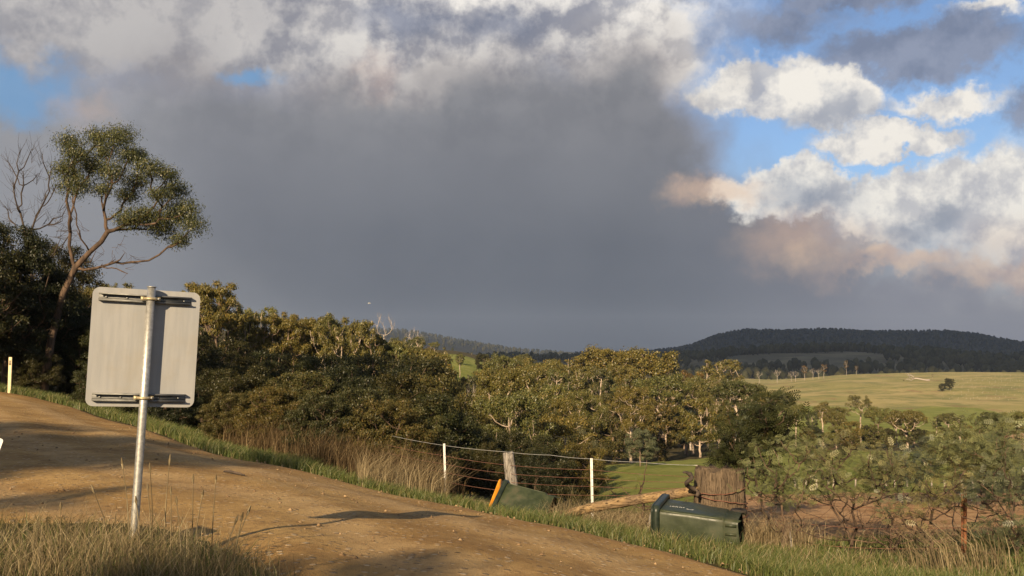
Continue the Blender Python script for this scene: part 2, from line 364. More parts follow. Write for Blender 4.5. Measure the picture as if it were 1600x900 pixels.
def hit(px, py, dmin=2.0):
    r = ray(px, py); r = r / r[1]; D = np.exp(np.linspace(math.log(dmin), math.log(3000), 4000))
    z = hgt(r[0] * D, D); b = np.nonzero(r[2] * D < z)[0]
    if len(b) == 0: return None
    D0 = D[b[0]]; return np.array([r[0] * D0, D0, H1(r[0] * D0, D0)])

# ground grid, polar about the viewpoint
ang = np.concatenate([np.linspace(-180, -38, 48)[:-1], np.linspace(-38, 38, 254)[:-1], np.linspace(38, 180, 48)])
rr = np.exp(np.linspace(math.log(0.6), math.log(7200), 460))
A, RR = np.meshgrid(np.radians(ang), rr, indexing='ij')
GX, GY = RR * np.sin(A), RR * np.cos(A)
rs = np.random.RandomState(3)
def vnoise(X, Y, s, seed=0.0):
    return (np.sin(X * s + seed) * np.cos(Y * s * 1.13 + seed * 2) + 0.5 * np.sin(X * s * 2.3 + Y * s * 1.7 + seed * 3) + 0.3 * np.cos(X * s * 4.1 - Y * s * 3.3 + seed)) / 1.8
GZ = hgt(GX, GY) + np.clip(RR / 600, 0.004, 0.15) * rs.randn(*RR.shape) * 0.25
na, nr = A.shape
idx = np.arange(na * nr).reshape(na, nr)
Fg = np.stack([idx[:-1, :-1], idx[1:, :-1], idx[1:, 1:], idx[:-1, 1:]], -1).reshape(-1, 4)
ground_me = poly_mesh('ground', np.stack([GX, GY, GZ], -1).reshape(-1, 3), Fg, True)
# what grows or lies where (real ground cover, by place)
PX = 800 + F * np.tan(np.clip(A, -1.2, 1.2)); D = np.where(GY > 0, GY, 0.01)
D = D * (1 + 0.06 * vnoise(GX / np.maximum(RR, 1) * 40, np.log(RR) * 9, 1.0, 0.7)); PXn = PX + 14 * vnoise(np.log(RR) * 30, PX * 0.02, 1.0, 2.0)
front = GY > 0
def sm01(x, a, b):
    t = np.clip((x - a) / (b - a), 0, 1); return t * t * (3 - 2 * t)
def box2(p0, p1, d0, d1, fp=25, fd=0.06):
    return sm01(PXn, p0 - fp, p0 + fp) * (1 - sm01(PXn, p1 - fp, p1 + fp)) * sm01(D, d0 * (1 - fd), d0 * (1 + fd)) * (1 - sm01(D, d1 * (1 - fd), d1 * (1 + fd))) * front
a_green = np.clip(box2(925, 1180, 27, 108) + box2(1140, 1470, 22, 150) + box2(1440, 2500, 60, 130) + box2(630, 800, 190, 330), 0, 1)
bound = 300 + 40 * np.clip((PX - 1180) / 300, -0.3, 1.3)
a_green = np.clip(a_green + sm01(PXn, 1130, 1170) * (1 - sm01(PXn, 1540, 1570)) * sm01(D, 195, 210) * (1 - sm01(D, bound + 95 - (PX - 1170) * 0.25, bound + 125 - (PX - 1170) * 0.25)) * front, 0, 1)
a_gold = np.clip(sm01(PXn, 1080, 1160) * sm01(D, 220, 300) * (1 - sm01(D, 1000, 1100)) * front, 0, 1)
a_gold = np.where(PX > 2400, 0.5 * a_gold, a_gold)
a_soil = np.clip(box2(560, 900, 15.2, 23) * 0.9 + box2(860, 1170, 12.6, 25, 25, 0.03) + box2(1150, 2600, 12.6, 22.5, 25, 0.04) + box2(1560, 2600, 205, 270), 0, 1)
for nm, arr in (('green', a_green), ('gold', a_gold), ('soil', a_soil)):
    at_ = ground_me.attributes.new(nm, 'FLOAT', 'POINT'); at_.data.foreach_set('value', arr.astype(np.float32).ravel())
m, q = newmat('ground cover'); p = geopos(q)
n_a = q.noise(p, 0.5, 8, 0.65); n_b = q.noise(p, 6.0, 6, 0.7); n_c = q.noise(p, 0.03, 6, 0.6); n_f = q.noise(p, 45.0, 4, 0.7)
base = q.mix(q.rng(n_a, 0.35, 0.65), (0.050, 0.042, 0.020), (0.115, 0.088, 0.040))
base = q.mix(q.m('MULTIPLY', q.rng(n_b, 0.45, 0.7), 0.6), base, (0.06, 0.072, 0.022))
gold = q.mix(q.rng(n_c, 0.38, 0.62), (0.27, 0.24, 0.085), (0.38, 0.305, 0.13))
gold = q.mix(q.m('MULTIPLY', q.rng(q.noise(p, 0.05, 9, 0.78), 0.46, 0.6), 0.8), gold, (0.165, 0.170, 0.055))
gold = q.mix(q.m('MULTIPLY', q.rng(q.noise(q.v('MULTIPLY', p, (1, 0.4, 1)), 0.05, 7, 0.7), 0.56, 0.68), 0.75), gold, (0.25, 0.14, 0.075))
green = q.mix(q.rng(q.noise(p, 0.12, 8, 0.7), 0.35, 0.65), (0.150, 0.175, 0.030), (0.250, 0.250, 0.066))
soil = q.mix(q.rng(q.noise(q.v('MULTIPLY', p, (1, 1.6, 1)), 1.4, 8, 0.7), 0.3, 0.7), (0.32, 0.18, 0.085), (0.52, 0.335, 0.18))
soil = q.mix(q.m('MULTIPLY', q.rng(n_f, 0.5, 0.75), 0.5), soil, (0.10, 0.06, 0.032))
jit = lambda s, k: q.m('ADD', attr(q, s), q.m('MULTIPLY', q.m('SUBTRACT', n_b, 0.5), k))
col = q.mix(q.rng(jit('gold', 0.5), 0.3, 0.7), base, gold)
col = q.mix(q.rng(jit('green', 0.6), 0.3, 0.7), col, green)
col = q.mix(q.rng(jit('soil', 0.7), 0.35, 0.65), col, soil)
hsum = q.m('ADD', q.m('MULTIPLY', n_b, 1.0), q.m('MULTIPLY', n_f, 0.35))
out(q, bsdf(q, col, 0.95, spec=0.1, bump=hsum, bstr=0.7, bdist=0.12))
ground_me.materials.append(m)
tag(link('ground', ground_me), 'rolling farm ground with paddocks, tilled soil and wood floor', kind='structure')

# far hills as their own landforms
def landform(name, crest, D0, D1, D2, mat, label, zb=-26, nx=260, ny=26, seed=1):
    pxs = np.linspace(crest[0][0], crest[-1][0], nx); rs = np.random.RandomState(seed)
    pyc = np.interp(pxs, [c[0] for c in crest], [c[1] for c in crest]); V = []
    dd = np.concatenate([np.linspace(D0, D1, ny), np.linspace(D1, D2, ny)[1:]])
    for x, yv in zip(pxs, pyc):
        zc = (560 - yv) / F * D1
        for d_ in dd:
            t = (d_ - D0) / (D1 - D0) if d_ <= D1 else (D2 - d_) / (D2 - D1)
            s = math.sin(min(t, 1) * math.pi / 2)
            z = zb + (zc - zb) * s + 0.02 * (zc - zb) * (math.sin(x * 0.05 + d_ * 0.013) + math.sin(x * 0.013 - d_ * 0.007)) * t
            V.append(((x - 800) / F * d_, d_, z))
    V = np.array(V); k = len(dd); ix = np.arange(nx * k).reshape(nx, k)
    Fq = np.stack([ix[:-1, :-1], ix[1:, :-1], ix[1:, 1:], ix[:-1, 1:]], -1).reshape(-1, 4)
    o = link(name, poly_mesh(name, V, Fq, True), mat); tag(o, label, kind='structure')
    return V.reshape(nx, k, 3)
m, q = newmat('scrubby hill grass'); p = geopos(q)
col = q.mix(q.rng(q.noise(p, 0.012, 8, 0.7), 0.4, 0.62), (0.085, 0.075, 0.040), (0.17, 0.14, 0.075))
out(q, bsdf(q, col, 0.95, spec=0.1)); MAT['hillgrass'] = m
m, q = newmat('forest floor'); p = geopos(q)
out(q, bsdf(q, q.mix(q.noise(p, 0.02, 6, 0.7), (0.02, 0.022, 0.014), (0.045, 0.044, 0.025)), 0.95, spec=0.1)); MAT['floor'] = m
HILL = landform('hill', [(560, 574), (800, 564), (1000, 568), (1080, 561), (1150, 555), (1250, 551), (1350, 551), (1450, 556), (1550, 564), (1700, 564), (2200, 574)], 880, 1350, 1700, MAT['hillgrass'], 'grassy scrub hill in the shade beyond the golden paddock', seed=4)
MTN = landform('mountain', [(560, 560), (800, 557), (1000, 554), (1060, 548), (1090, 540), (1120, 528), (1160, 522), (1230, 521), (1300, 520), (1400, 522), (1480, 521), (1520, 525), (1560, 534), (1600, 540), (1750, 548), (2200, 556)], 2100, 2950, 4000, MAT['floor'], 'dark forested ridge under the smoke', seed=5)
RDG = landform('ridge', [(-900, 485), (-300, 495), (200, 500), (400, 504), (560, 516), (650, 523), (720, 535), (800, 548), (900, 556), (1100, 562)], 3000, 4600, 5600, MAT['floor'], 'long dim ridge falling away behind the left hillside', seed=6)

# ---------------------------------------------------------------- dirt road
def resample(pts, n):
    pts = np.array(pts, float); d = np.concatenate([[0], np.cumsum(np.linalg.norm(np.diff(pts, axis=0), axis=1))])
    t = np.linspace(0, d[-1], n); return np.stack([np.interp(t, d, pts[:, 0]), np.interp(t, d, pts[:, 1])], -1)
def smooth(p, k=6):
    for _ in range(k): p[1:-1] = 0.25 * p[:-2] + 0.5 * p[1:-1] + 0.25 * p[2:]
    return p
far_px = [(0, 613), (60, 623), (130, 641), (200, 663), (280, 691), (400, 724), (550, 759), (700, 791), (850, 823), (1000, 853), (1150, 893)]
near_px = [(-40, 822), (60, 822), (150, 818), (240, 832), (300, 852), (345, 872), (375, 892), (410, 925)]
FE = [hit(*q_)[:2] for q_ in far_px]; NE = [hit(*q_)[:2] for q_ in near_px]
dF = (FE[-1] - FE[-2]) / np.linalg.norm(FE[-1] - FE[-2])
FE = [FE[0] + np.array([-48, 34]), FE[0] + np.array([-18, 15])] + FE + [FE[-1] + dF * 3, FE[-1] + dF * 9, FE[-1] + dF * 20, FE[-1] + dF * 40]
NE = [np.array([-64, 34]), np.array([-30, 21]), np.array([-14, 12.5])] + NE + [np.array([0.6, 2.6]), np.array([2.6, -1.5]), np.array([6, -8]), np.array([16, -24])]
NL = 420
FEs, NEs = smooth(resample(FE, NL)), smooth(resample(NE, NL))
NWd = 44
V = []; across = []
for i in range(NL):
    for j in range(NWd):
        t = j / (NWd - 1); p = FEs[i] * (1 - t) + NEs[i] * t
        w = math.hypot(*(FEs[i] - NEs[i])); e = min(t, 1 - t) * w
        lift_ = -0.03 + 0.075 * min(e / 0.5, 1.0) + 0.013 * math.sin(t * w * 3.4 + 0.8 * mnoise.noise((p[0] * 0.3, p[1] * 0.3, 5))) * min(e, 1) + 0.008 * mnoise.noise((p[0] * 0.7, p[1] * 0.7, 3)) * min(e, 1) + 0.01 * mnoise.noise((p[0] * 1.3, p[1] * 1.3, 0))
        V.append((p[0], p[1], H1(p[0], p[1]) + lift_)); across.append(t * w)
ix = np.arange(NL * NWd).reshape(NL, NWd)
Fq = np.stack([ix[:-1, :-1], ix[:-1, 1:], ix[1:, 1:], ix[1:, :-1]], -1).reshape(-1, 4)
road_me = poly_mesh('dirt_road', V, Fq, True)
a_ = road_me.attributes.new('across', 'FLOAT', 'POINT'); a_.data.foreach_set('value', np.array(across, np.float32))
m, q = newmat('ochre gravel'); p = geopos(q)
ac = attr(q, 'across')
n1 = q.noise(p, 0.7, 6, 0.6); n2 = q.noise(p, 9, 6, 0.7); st = q.voro(p, 13.0); stc = q.voro(p, 13.0, out='Color'); st2 = q.voro(p, 80.0)
trk = q.m('SINE', q.m('ADD', q.m('MULTIPLY', ac, 2.6), q.m('MULTIPLY', n1, 3.0)))
col = q.mix(q.rng(n1, 0.3, 0.7), (0.29, 0.170, 0.058), (0.45, 0.292, 0.113))
col = q.mix(q.m('MULTIPLY', q.rng(trk, -0.2, 1.0), 0.45), col, (0.49, 0.345, 0.175))
col = q.mix(q.m('MULTIPLY', q.rng(n2, 0.5, 0.72), 0.5), col, (0.20, 0.115, 0.05))
edge_ = q.rng(ac, 0.0, 1.1, 1.0, 0.0)
col = q.mix(q.m('MULTIPLY', edge_, 0.75), col, (0.30, 0.155, 0.058))
sp = q.new('ShaderNodeSeparateColor'); q.l.new(stc, sp.inputs[0])
stone = q.m('MULTIPLY', q.rng(st, 0.40, 0.20), q.rng(sp.outputs[0], 0.35, 0.6))
n3 = q.noise(q.v('MULTIPLY', p, (1.0, 0.6, 1)), 2.6, 7, 0.75)
col = q.mix(q.m('MULTIPLY', q.rng(n3, 0.46, 0.66), 0.55), col, (0.20, 0.112, 0.040))
col = q.mix(q.m('MULTIPLY', stone, 0.85), col, q.mix(sp.outputs[1], (0.13, 0.08, 0.04), (0.60, 0.47, 0.31)))
hh = q.m('ADD', q.m('ADD', q.m('MULTIPLY', stone, 0.7), q.m('MULTIPLY', n2, 0.7)), q.m('MULTIPLY', q.rng(st2, 0.5, 0.1), 0.35))
out(q, bsdf(q, col, 0.93, spec=0.15, bump=hh, bstr=0.85, bdist=0.03)); road_me.materials.append(m)
tag(link('dirt_road', road_me), 'ochre gravel road running past the fallen bins', kind='structure')
def road_z(x, y): return H1(x, y) + 0.045
# loose stones on the road
rs = np.random.RandomState(11); NS = 9000
ii = rs.randint(60, NL - 60, NS); t = rs.rand(NS)
t = np.where(rs.rand(NS) < 0.12, t ** 3, t)
PP = FEs[ii] * (1 - t)[:, None] + NEs[ii] * t[:, None] + rs.randn(NS, 2) * 0.05
PP = PP[(PP[:, 1] > 3) & (PP[:, 1] < 26) & (abs(PP[:, 0]) < PP[:, 1] * 0.7 + 1)]
oct_ = np.array([[1, 0, 0], [0.3, 1, 0.1], [-1, 0.1, 0], [-0.1, -1, 0], [0, 0, 0.8], [0, 0, -0.5]])
octF = np.array([[0, 1, 4], [1, 2, 4], [2, 3, 4], [3, 0, 4], [1, 0, 5], [2, 1, 5], [3, 2, 5], [0, 3, 5]])
s_ = 0.006 + 0.020 * rs.rand(len(PP)) ** 4 ; a_ = rs.rand(len(PP)) * 6.28
zz = hgt(PP[:, 0], PP[:, 1]) + 0.042
o_ = oct_[None] * (1 + 0.3 * rs.randn(len(PP), 6, 3)) * s_[:, None, None]
Vs = np.stack([o_[..., 0] * np.cos(a_)[:, None] - o_[..., 1] * np.sin(a_)[:, None] + PP[:, 0][:, None], o_[..., 0] * np.sin(a_)[:, None] + o_[..., 1] * np.cos(a_)[:, None] + PP[:, 1][:, None], o_[..., 2] + zz[:, None]], -1)
Fs = (octF[None] + (np.arange(len(PP)) * 6)[:, None, None]).reshape(-1, 3)
m, q = newmat('loose stones'); out(q, bsdf(q, q.mix(attr(q, 'rnd'), (0.15, 0.095, 0.05), (0.34, 0.235, 0.13)), 0.9, spec=0.2)); MAT['stones'] = m
tag(link('gravel', poly_mesh('gravel', Vs.reshape(-1, 3), Fs, False, np.repeat(rs.rand(len(PP)), 8)), m), 'loose stones scattered over the dirt road', 'gravel', kind='stuff')

# ---------------------------------------------------------------- vegetation builders
def unit(v): return v / (np.linalg.norm(v, axis=-1, keepdims=True) + 1e-9)
def leaf_quads(P, Nn, L, W, rs, droop=0.6):
    """rhombic leaves at P facing Nn"""
    n = len(P); Nn = unit(Nn)
    ax = rs.randn(n, 3); ax[:, 2] -= droop * 2
    ax = unit(ax - Nn * (ax * Nn).sum(1)[:, None]); sd = np.cross(Nn, ax)
    L = np.asarray(L)[:, None] * np.ones((n, 1)); W = np.asarray(W)[:, None] * np.ones((n, 1))
    V = np.stack([P - ax * L * 0.5, P + sd * W * 0.5 + Nn * W * 0.1, P + ax * L * 0.5, P - sd * W * 0.5 + Nn * W * 0.1], 1)
    return V.reshape(-1, 3), np.arange(4 * n).reshape(n, 4)
def clump_leaves(C, Rr, n_each, L, W, rs, flat=0.65, droop=0.6, solid=0.4, rag=0.24):
    Ps, Ns = [], []
    for c_, r_ in zip(C, Rr):
        k = max(6, int(n_each * (r_ / np.mean(Rr)) ** 2))
        d = rs.randn(k, 3); d[:, 2] = d[:, 2] * 0.9 + 0.35; d = unit(d)
        rad = r_ * (solid + (1.05 - solid) * rs.rand(k) ** 0.6)
        off = d * rad[:, None]; off[:, 2] *= flat; off += rs.randn(k, 3) * r_ * rag
        Ps.append(c_ + off); Ns.append(d + 0.45 * rs.randn(k, 3))
    Pp = np.vstack(Ps); n = len(Pp)
    Vv, Ff = leaf_quads(Pp, np.vstack(Ns), L * (0.6 + 0.8 * rs.rand(n)), W * (0.6 + 0.8 * rs.rand(n)), rs, droop)
    return Vv, Ff, rs.rand(n)
def skeleton(trunk, rbase, clumps, rs, sides=5, tip=0.012, start=0.45, wob=0.075, power=0.5, rise=0.35, fan=0.38):
    """limbs grown from the trunk to every clump; thickness by how much each limb carries"""
    trunk = np.asarray(trunk, float)
    pos = [p for p in trunk]; par = [i - 1 for i in range(len(trunk))]; chains = [list(range(len(trunk)))]
    s0 = int(len(trunk) * start); avail = list(range(s0, len(trunk)))
    order = np.argsort(np.linalg.norm(np.asarray(clumps) - trunk[-1], axis=1))
    ends = []; plen = [0.0]
    for i in range(1, len(trunk)): plen.append(plen[-1] + float(np.linalg.norm(trunk[i] - trunk[i - 1])))
    for ci in order:
        c_ = np.asarray(clumps[ci]); Pn = np.array([pos[i] for i in avail])
        dv = c_ - Pn; dist = np.linalg.norm(dv, axis=1)
        cost = dist + 1.2 * np.maximum(0, Pn[:, 2] - c_[2] + 0.2 * dist) 
        cost = cost + fan * np.array([plen[i] for i in avail])
        a = avail[int(np.argmin(cost))]; p0 = pos[a]; L = np.linalg.norm(c_ - p0)
        k = 3 if L < 1.5 * np.linalg.norm(trunk[-1] - trunk[0]) * 0.12 else 5
        prev = a; ch = [a]
        for s in range(1, k + 1):
            t = s / k
            p_ = p0 + (c_ - p0) * t + np.array([0, 0, -rise * L * 0.5 * math.sin(math.pi * t)]) * (1 if c_[2] > p0[2] else -0.4)
            if s < k: p_ = p_ + rs.randn(3) * wob * L / k
            plen.append(plen[prev] + float(np.linalg.norm(p_ - pos[prev]))); pos.append(p_); par.append(prev); prev = len(pos) - 1; ch.append(prev); avail.append(prev)
        avail.pop()
        ends.append(prev); chains.append(ch)
    w = np.zeros(len(pos))
    for e in ends: w[e] += 1
    for i in range(len(pos) - 1, 0, -1):
        if par[i] >= 0: w[par[i]] += w[i]
    w = np.maximum(w, 1)
    rad = tip + (rbase - tip) * (w / w[0]) ** power
    tl = len(trunk); taper = 1 + 0.5 * np.exp(-np.arange(tl) * 1.2); rad[:tl] *= taper / taper[-1] if False else taper
    mb = MB(); P = np.array(pos)
    for n_, ch in enumerate(chains):
        rr_ = rad[ch].copy()
        if n_ > 0: rr_[0] = min(rr_[0], rr_[1] * 1.25)
        rr_[-1] = min(rr_[-1], tip) if n_ > 0 else rr_[-1]
        mb.tube(P[ch], rr_, sides if n_ else sides + 2)
    return mb, P, rad
def dome(rs, n, R_, z0, z1, shape='round', ecc=1.0):
    out_ = []
    while len(out_) < n:
        d = rs.randn(3); d /= np.linalg.norm(d)
        rad = 0.55 + 0.45 * rs.rand()
        x, y, zz_ = d * rad
        if shape == 'umbrella':
            if zz_ > 0.85 or (zz_ < -0.15 and rs.rand() < 0.8): continue
        elif shape == 'tall':
            if zz_ > 0.78 or rs.rand() < 0.1: continue
        p_ = np.array([x * R_ * ecc, y * R_, (z0 + z1) / 2 + zz_ * (z1 - z0) / 2])
        if all(np.linalg.norm((p_ - o__) * [1, 1, 1.3]) > R_ * (0.22 if n < 50 else 0.15) for o__ in out_) or rs.rand() < 0.08: out_.append(p_)
    return np.array(out_)
def trunk_path(rs, h, lean=(0, 0), n=7, wob=0.017):
    t = np.linspace(0, 1, n); p_ = np.zeros((n, 3)); p_[:, 2] = t * h
    p_[:, 0] = lean[0] * h * t ** 1.3; p_[:, 1] = lean[1] * h * t ** 1.3
    p_[1:-1, :2] += rs.randn(n - 2, 2) * wob * h; p_[0, 2] = -0.4
    return p_
def make_gum(seed, H, Rc, z0f, shape, nclump, leaves_each, leaf, trunk_r, fork=0.5, crad=0.2, flat=0.62, droop=0.6, sides=5, lean=(0, 0), dead=0.0, ecc=1.0, fine=1.9):
    """returns (trunk mesh, crown mesh)"""
    rs = np.random.RandomState(seed); nclump = int(nclump * fine); crad = crad * fine ** -0.55; leaves_each = int(leaves_each * 1.15 / fine)
    C = dome(rs, nclump, Rc, H * z0f, H * 0.97, shape, ecc)
    C[:, 0] += lean[0] * H * 0.7; C[:, 1] += lean[1] * H * 0.7
    tr = trunk_path(rs, H * fork, lean)
    bare = []
    if dead > 0:
        k = int(nclump * dead); bare = C[rs.permutation(nclump)[:k]] * [1.12, 1.12, 1.03]
    mb, P_, _ = skeleton(tr, trunk_r, np.vstack([C, bare]) if len(bare) else C, rs, sides)
    cr = Rc * crad * (0.55 + 0.9 * rs.rand(nclump))
    V_, F_, r_ = clump_leaves(C, cr, leaves_each, leaf[0], leaf[1], rs, flat, droop)
    return mb.mesh('trunk', True), poly_mesh('crown', V_, F_, False, r_)
def make_dead(seed, H, n=26, Rc=None, r0=0.14, twig=4):
    rs = np.random.RandomState(seed); Rc = Rc or H * 0.28
    C = dome(rs, n, Rc, H * 0.45, H, 'umbrella')
    mb, P_, rad = skeleton(trunk_path(rs, H * 0.6, wob=0.015), r0, C, rs, 5, 0.014, 0.35, 0.09, 0.55, 0.2)
    for c_ in C:
        for _ in range(twig):
            d = unit(rs.randn(3) + unit(c_ - [0, 0, H * 0.4]) * 1.2 + [0, 0, 0.5]); l = H * (0.05 + 0.07 * rs.rand())
            mid_ = c_ + d * l * 0.5 + rs.randn(3) * l * 0.12
            mb.tube([c_, mid_, c_ + d * l], [0.016, 0.011, 0.005], 3, False)
    return mb.mesh('trunk', True)

# archetypes: (trunk mesh, trunk mat, crown mesh, crown mat, height)
ARC = {}
def arc(key, H, tm, lm, label, **kw):
    t_, c_ = make_gum(H=H, **kw); t_.materials.append(MAT[tm]); c_.materials.append(MAT[lm]); ARC[key] = (t_, c_, H, label)
lf = (0.30, 0.12)
arc('round1', 14, 'pale', 'gum', '', seed=1, Rc=4.0, z0f=0.55, shape='umbrella', nclump=36, leaves_each=240, leaf=lf, trunk_r=0.22, fork=0.45, crad=0.215)
arc('round2', 13, 'mid', 'gum', '', seed=2, Rc=4.3, z0f=0.48, shape='umbrella', nclump=42, leaves_each=240, leaf=lf, trunk_r=0.24, fork=0.36, crad=0.2)
arc('tall1', 16, 'pale', 'gum', '', seed=3, Rc=3.0, z0f=0.45, shape='tall', nclump=34, leaves_each=190, leaf=lf, trunk_r=0.22, fork=0.7, crad=0.24)
arc('tall2', 15, 'pale', 'dkolive', '', seed=4, Rc=2.5, z0f=0.38, shape='tall', nclump=30, leaves_each=190, leaf=lf, trunk_r=0.18, fork=0.74, crad=0.27)
arc('open1', 15, 'pale', 'gum', '', seed=5, Rc=3.8, z0f=0.5, shape='umbrella', nclump=26, leaves_each=170, leaf=lf, trunk_r=0.22, fork=0.42, crad=0.19, dead=0.4)
arc('open2', 15, 'dead', 'rustgum', '', seed=6, Rc=3.0, z0f=0.38, shape='tall', nclump=28, leaves_each=110, leaf=(0.28, 0.11), trunk_r=0.17, fork=0.65, crad=0.22, dead=0.6)
arc('bushy1', 8, 'mid', 'bush', '', seed=7, Rc=3.3, z0f=0.02, shape='round', nclump=42, leaves_each=260, leaf=lf, trunk_r=0.14, fork=0.4, crad=0.22)
arc('bushy2', 8, 'pale', 'gum', '', seed=8, Rc=3.4, z0f=0.14, shape='round', nclump=40, leaves_each=240, leaf=lf, trunk_r=0.14, fork=0.36, crad=0.22)
arc('grey1', 7, 'mid', 'grey', '', seed=9, Rc=2.8, z0f=0.15, shape='round', nclump=36, leaves_each=240, leaf=(0.28, 0.1), trunk_r=0.12, fork=0.45, crad=0.23, droop=0.9)
arc('dark1', 9, 'bark', 'dkgum', '', seed=10, Rc=3.3, z0f=0.06, shape='round', nclump=46, leaves_each=260, leaf=(0.28, 0.12), trunk_r=0.15, fork=0.5, crad=0.24)
arc('wide1', 11, 'pale', 'gum', '', seed=12, Rc=5.0, z0f=0.42, shape='umbrella', nclump=46, leaves_each=200, leaf=lf, trunk_r=0.26, fork=0.26, crad=0.17)
# finer-leaved kinds for the near edge of the wood
ff = (0.17, 0.07)
arc('bushf1', 8, 'mid', 'bush', '', seed=7, Rc=3.3, z0f=0.02, shape='round', nclump=54, leaves_each=480, leaf=ff, trunk_r=0.13, fork=0.4, crad=0.2)
arc('bushf2', 8, 'pale', 'gum', '', seed=8, Rc=3.3, z0f=0.12, shape='round', nclump=50, leaves_each=460, leaf=ff, trunk_r=0.13, fork=0.36, crad=0.2)
arc('greyf1', 7, 'mid', 'grey', '', seed=9, Rc=2.8, z0f=0.12, shape='round', nclump=46, leaves_each=420, leaf=(0.16, 0.055), trunk_r=0.11, fork=0.45, crad=0.22, droop=0.9)
arc('roundf1', 12, 'pale', 'gum', '', seed=13, Rc=3.5, z0f=0.4, shape='umbrella', nclump=46, leaves_each=460, leaf=ff, trunk_r=0.18, fork=0.42, crad=0.185)
# nearer kinds for the roadside
nf = (0.11, 0.042)
arc('near1', 5, 'bark', 'bush', '', seed=21, Rc=2.3, z0f=0.0, shape='round', nclump=66, leaves_each=560, leaf=nf, trunk_r=0.08, fork=0.4, crad=0.19, sides=6)
arc('near2', 5, 'bark', 'dkgum', '', seed=22, Rc=2.4, z0f=0.0, shape='round', nclump=66, leaves_each=560, leaf=nf, trunk_r=0.08, fork=0.4, crad=0.2, sides=6)
arc('near3', 9, 'mid', 'gum', '', seed=23, Rc=2.5, z0f=0.42, shape='umbrella', nclump=48, leaves_each=420, leaf=(0.15, 0.055), trunk_r=0.13, fork=0.45, crad=0.165, sides=6)
arc('near4', 9, 'pale', 'gum', '', seed=24, Rc=2.4, z0f=0.42, shape='tall', nclump=36, leaves_each=300, leaf=(0.15, 0.055), trunk_r=0.11, fork=0.6, crad=0.165, sides=6, dead=0.6)
arc('near5', 8, 'bark', 'dkgum', '', seed=25, Rc=3.0, z0f=0.1, shape='round', nclump=70, leaves_each=480, leaf=(0.13, 0.05), trunk_r=0.13, fork=0.5, crad=0.19, sides=6)
for k, s in (('dead1', 31), ('dead2', 32), ('dead3', 33)):
    me = make_dead(s, 12, 24 + s % 3 * 5); me.materials.append(MAT['dead']); ARC[k] = (me, None, 12, 'bare bleached')

rt = random.Random(5)
def put_tree(key, px, py_top, D_, name, label, cat='tree', group=None, wid=1.0, xy=None, Hh=None, minh=1.0):
    tm, cm, H0, _ = ARC[key]
    if xy is None:
        p_ = at(px, py_top, D_); x, y = p_[0], D_; zt = p_[2]
    else: x, y = xy; zt = None
    zg = H1(x, y); h = Hh if Hh else max(minh, zt - zg)
    s = h / H0
    o = empty(name, (x, y, zg), label, cat, group, rt.uniform(0, 6.28)); o.scale = (s * wid, s * wid, s)
    t_ = link('trunk', tm, None, o)
    if cm is not None: link('crown', cm, None, o)
    return o

#@@TREES
# ---------------------------------------------------------------- trees
# the leaning roadside gum, its limbs and leaf masses laid out in metres from its own foot
def shaped_tree(name, label, cat, D_, trunk_px, leaf_px, bare_px, r0, leafm, barkm, seed, cr=0.55, leaves=260, leaf=(0.13, 0.045), depth=1.3, twigs=0, group=None, tip=0.008, doubles=2, start=0.5, sides=7, twlen=0.35, dj=0.0):
    rs = np.random.RandomState(seed)
    W = lambda q_, s: at(q_[0], q_[1], D_ + s)
    base = W(trunk_px[0], 0); base[2] = H1(base[0], base[1]) - 0.05
    tr = np.array([W(q_, 0) - base for q_ in trunk_px]); tr[0] = (0, 0, -0.2)
    C = []
    for q_ in leaf_px:
        for _ in range(doubles): C.append(W((q_[0] + rs.uniform(-7, 7), q_[1] + rs.uniform(-5, 5)), rs.uniform(-depth, depth)) - base)
    B = [W(q_, rs.uniform(-depth, depth) * 0.6) - base for q_ in bare_px]
    allc = np.array(C + B)
    mb, P_, rad = skeleton(tr, r0, allc, rs, sides, tip, start, 0.12, 0.5, 0.25, 0.6)
    for b_ in B:
        for _ in range(twigs):
            d = unit(rs.randn(3) + unit(b_ - tr[-1]) * 1.5 + [0, 0, 0.4]); l = twlen * (0.5 + rs.rand())
            k_ = b_ - unit(b_ - tr[-1]) * twlen * rs.rand()
            mb.tube([k_, k_ + d * l * 0.5 + rs.randn(3) * 0.04, k_ + d * l], [tip * 0.9, tip * 0.7, tip * 0.35], 3, False)
    o = empty(name, base, label, cat, group)
    mb.build('trunk', MAT[barkm], o, True)
    if C:
        C = np.array(C); V_, F_, r_ = clump_leaves(C, cr * (0.65 + 0.7 * rs.rand(len(C))), leaves, leaf[0], leaf[1], rs, 0.7, 0.9, 0.25, 0.2)
        link('crown', poly_mesh('crown', V_, F_, False, r_), MAT[leafm], o)
    return o
gum_leaf = [(106, 228), (122, 246), (104, 268), (150, 218), (160, 240), (142, 262), (186, 220), (196, 246), (176, 272), (222, 246), (238, 268), (214, 284), (262, 276), (276, 300), (250, 306), (290, 328), (296, 352), (272, 340), (280, 378), (118, 292), (230, 338), (252, 356), (204, 342), (160, 300), (196, 306)]
shaped_tree('gum_tree', 'tall leaning gum tree with rounded olive crown beside the dirt road', 'tree', 36, [(66, 600), (80, 530), (98, 460), (118, 418), (140, 394), (158, 378), (168, 362)], gum_leaf, [(160, 412), (216, 412), (200, 428), (195, 395), (150, 392), (108, 340), (120, 360), (180, 405)], 0.115, 'dkolive', 'bark', 51, cr=0.5, leaves=900, leaf=(0.085, 0.03), doubles=2, twigs=5, twlen=0.5)
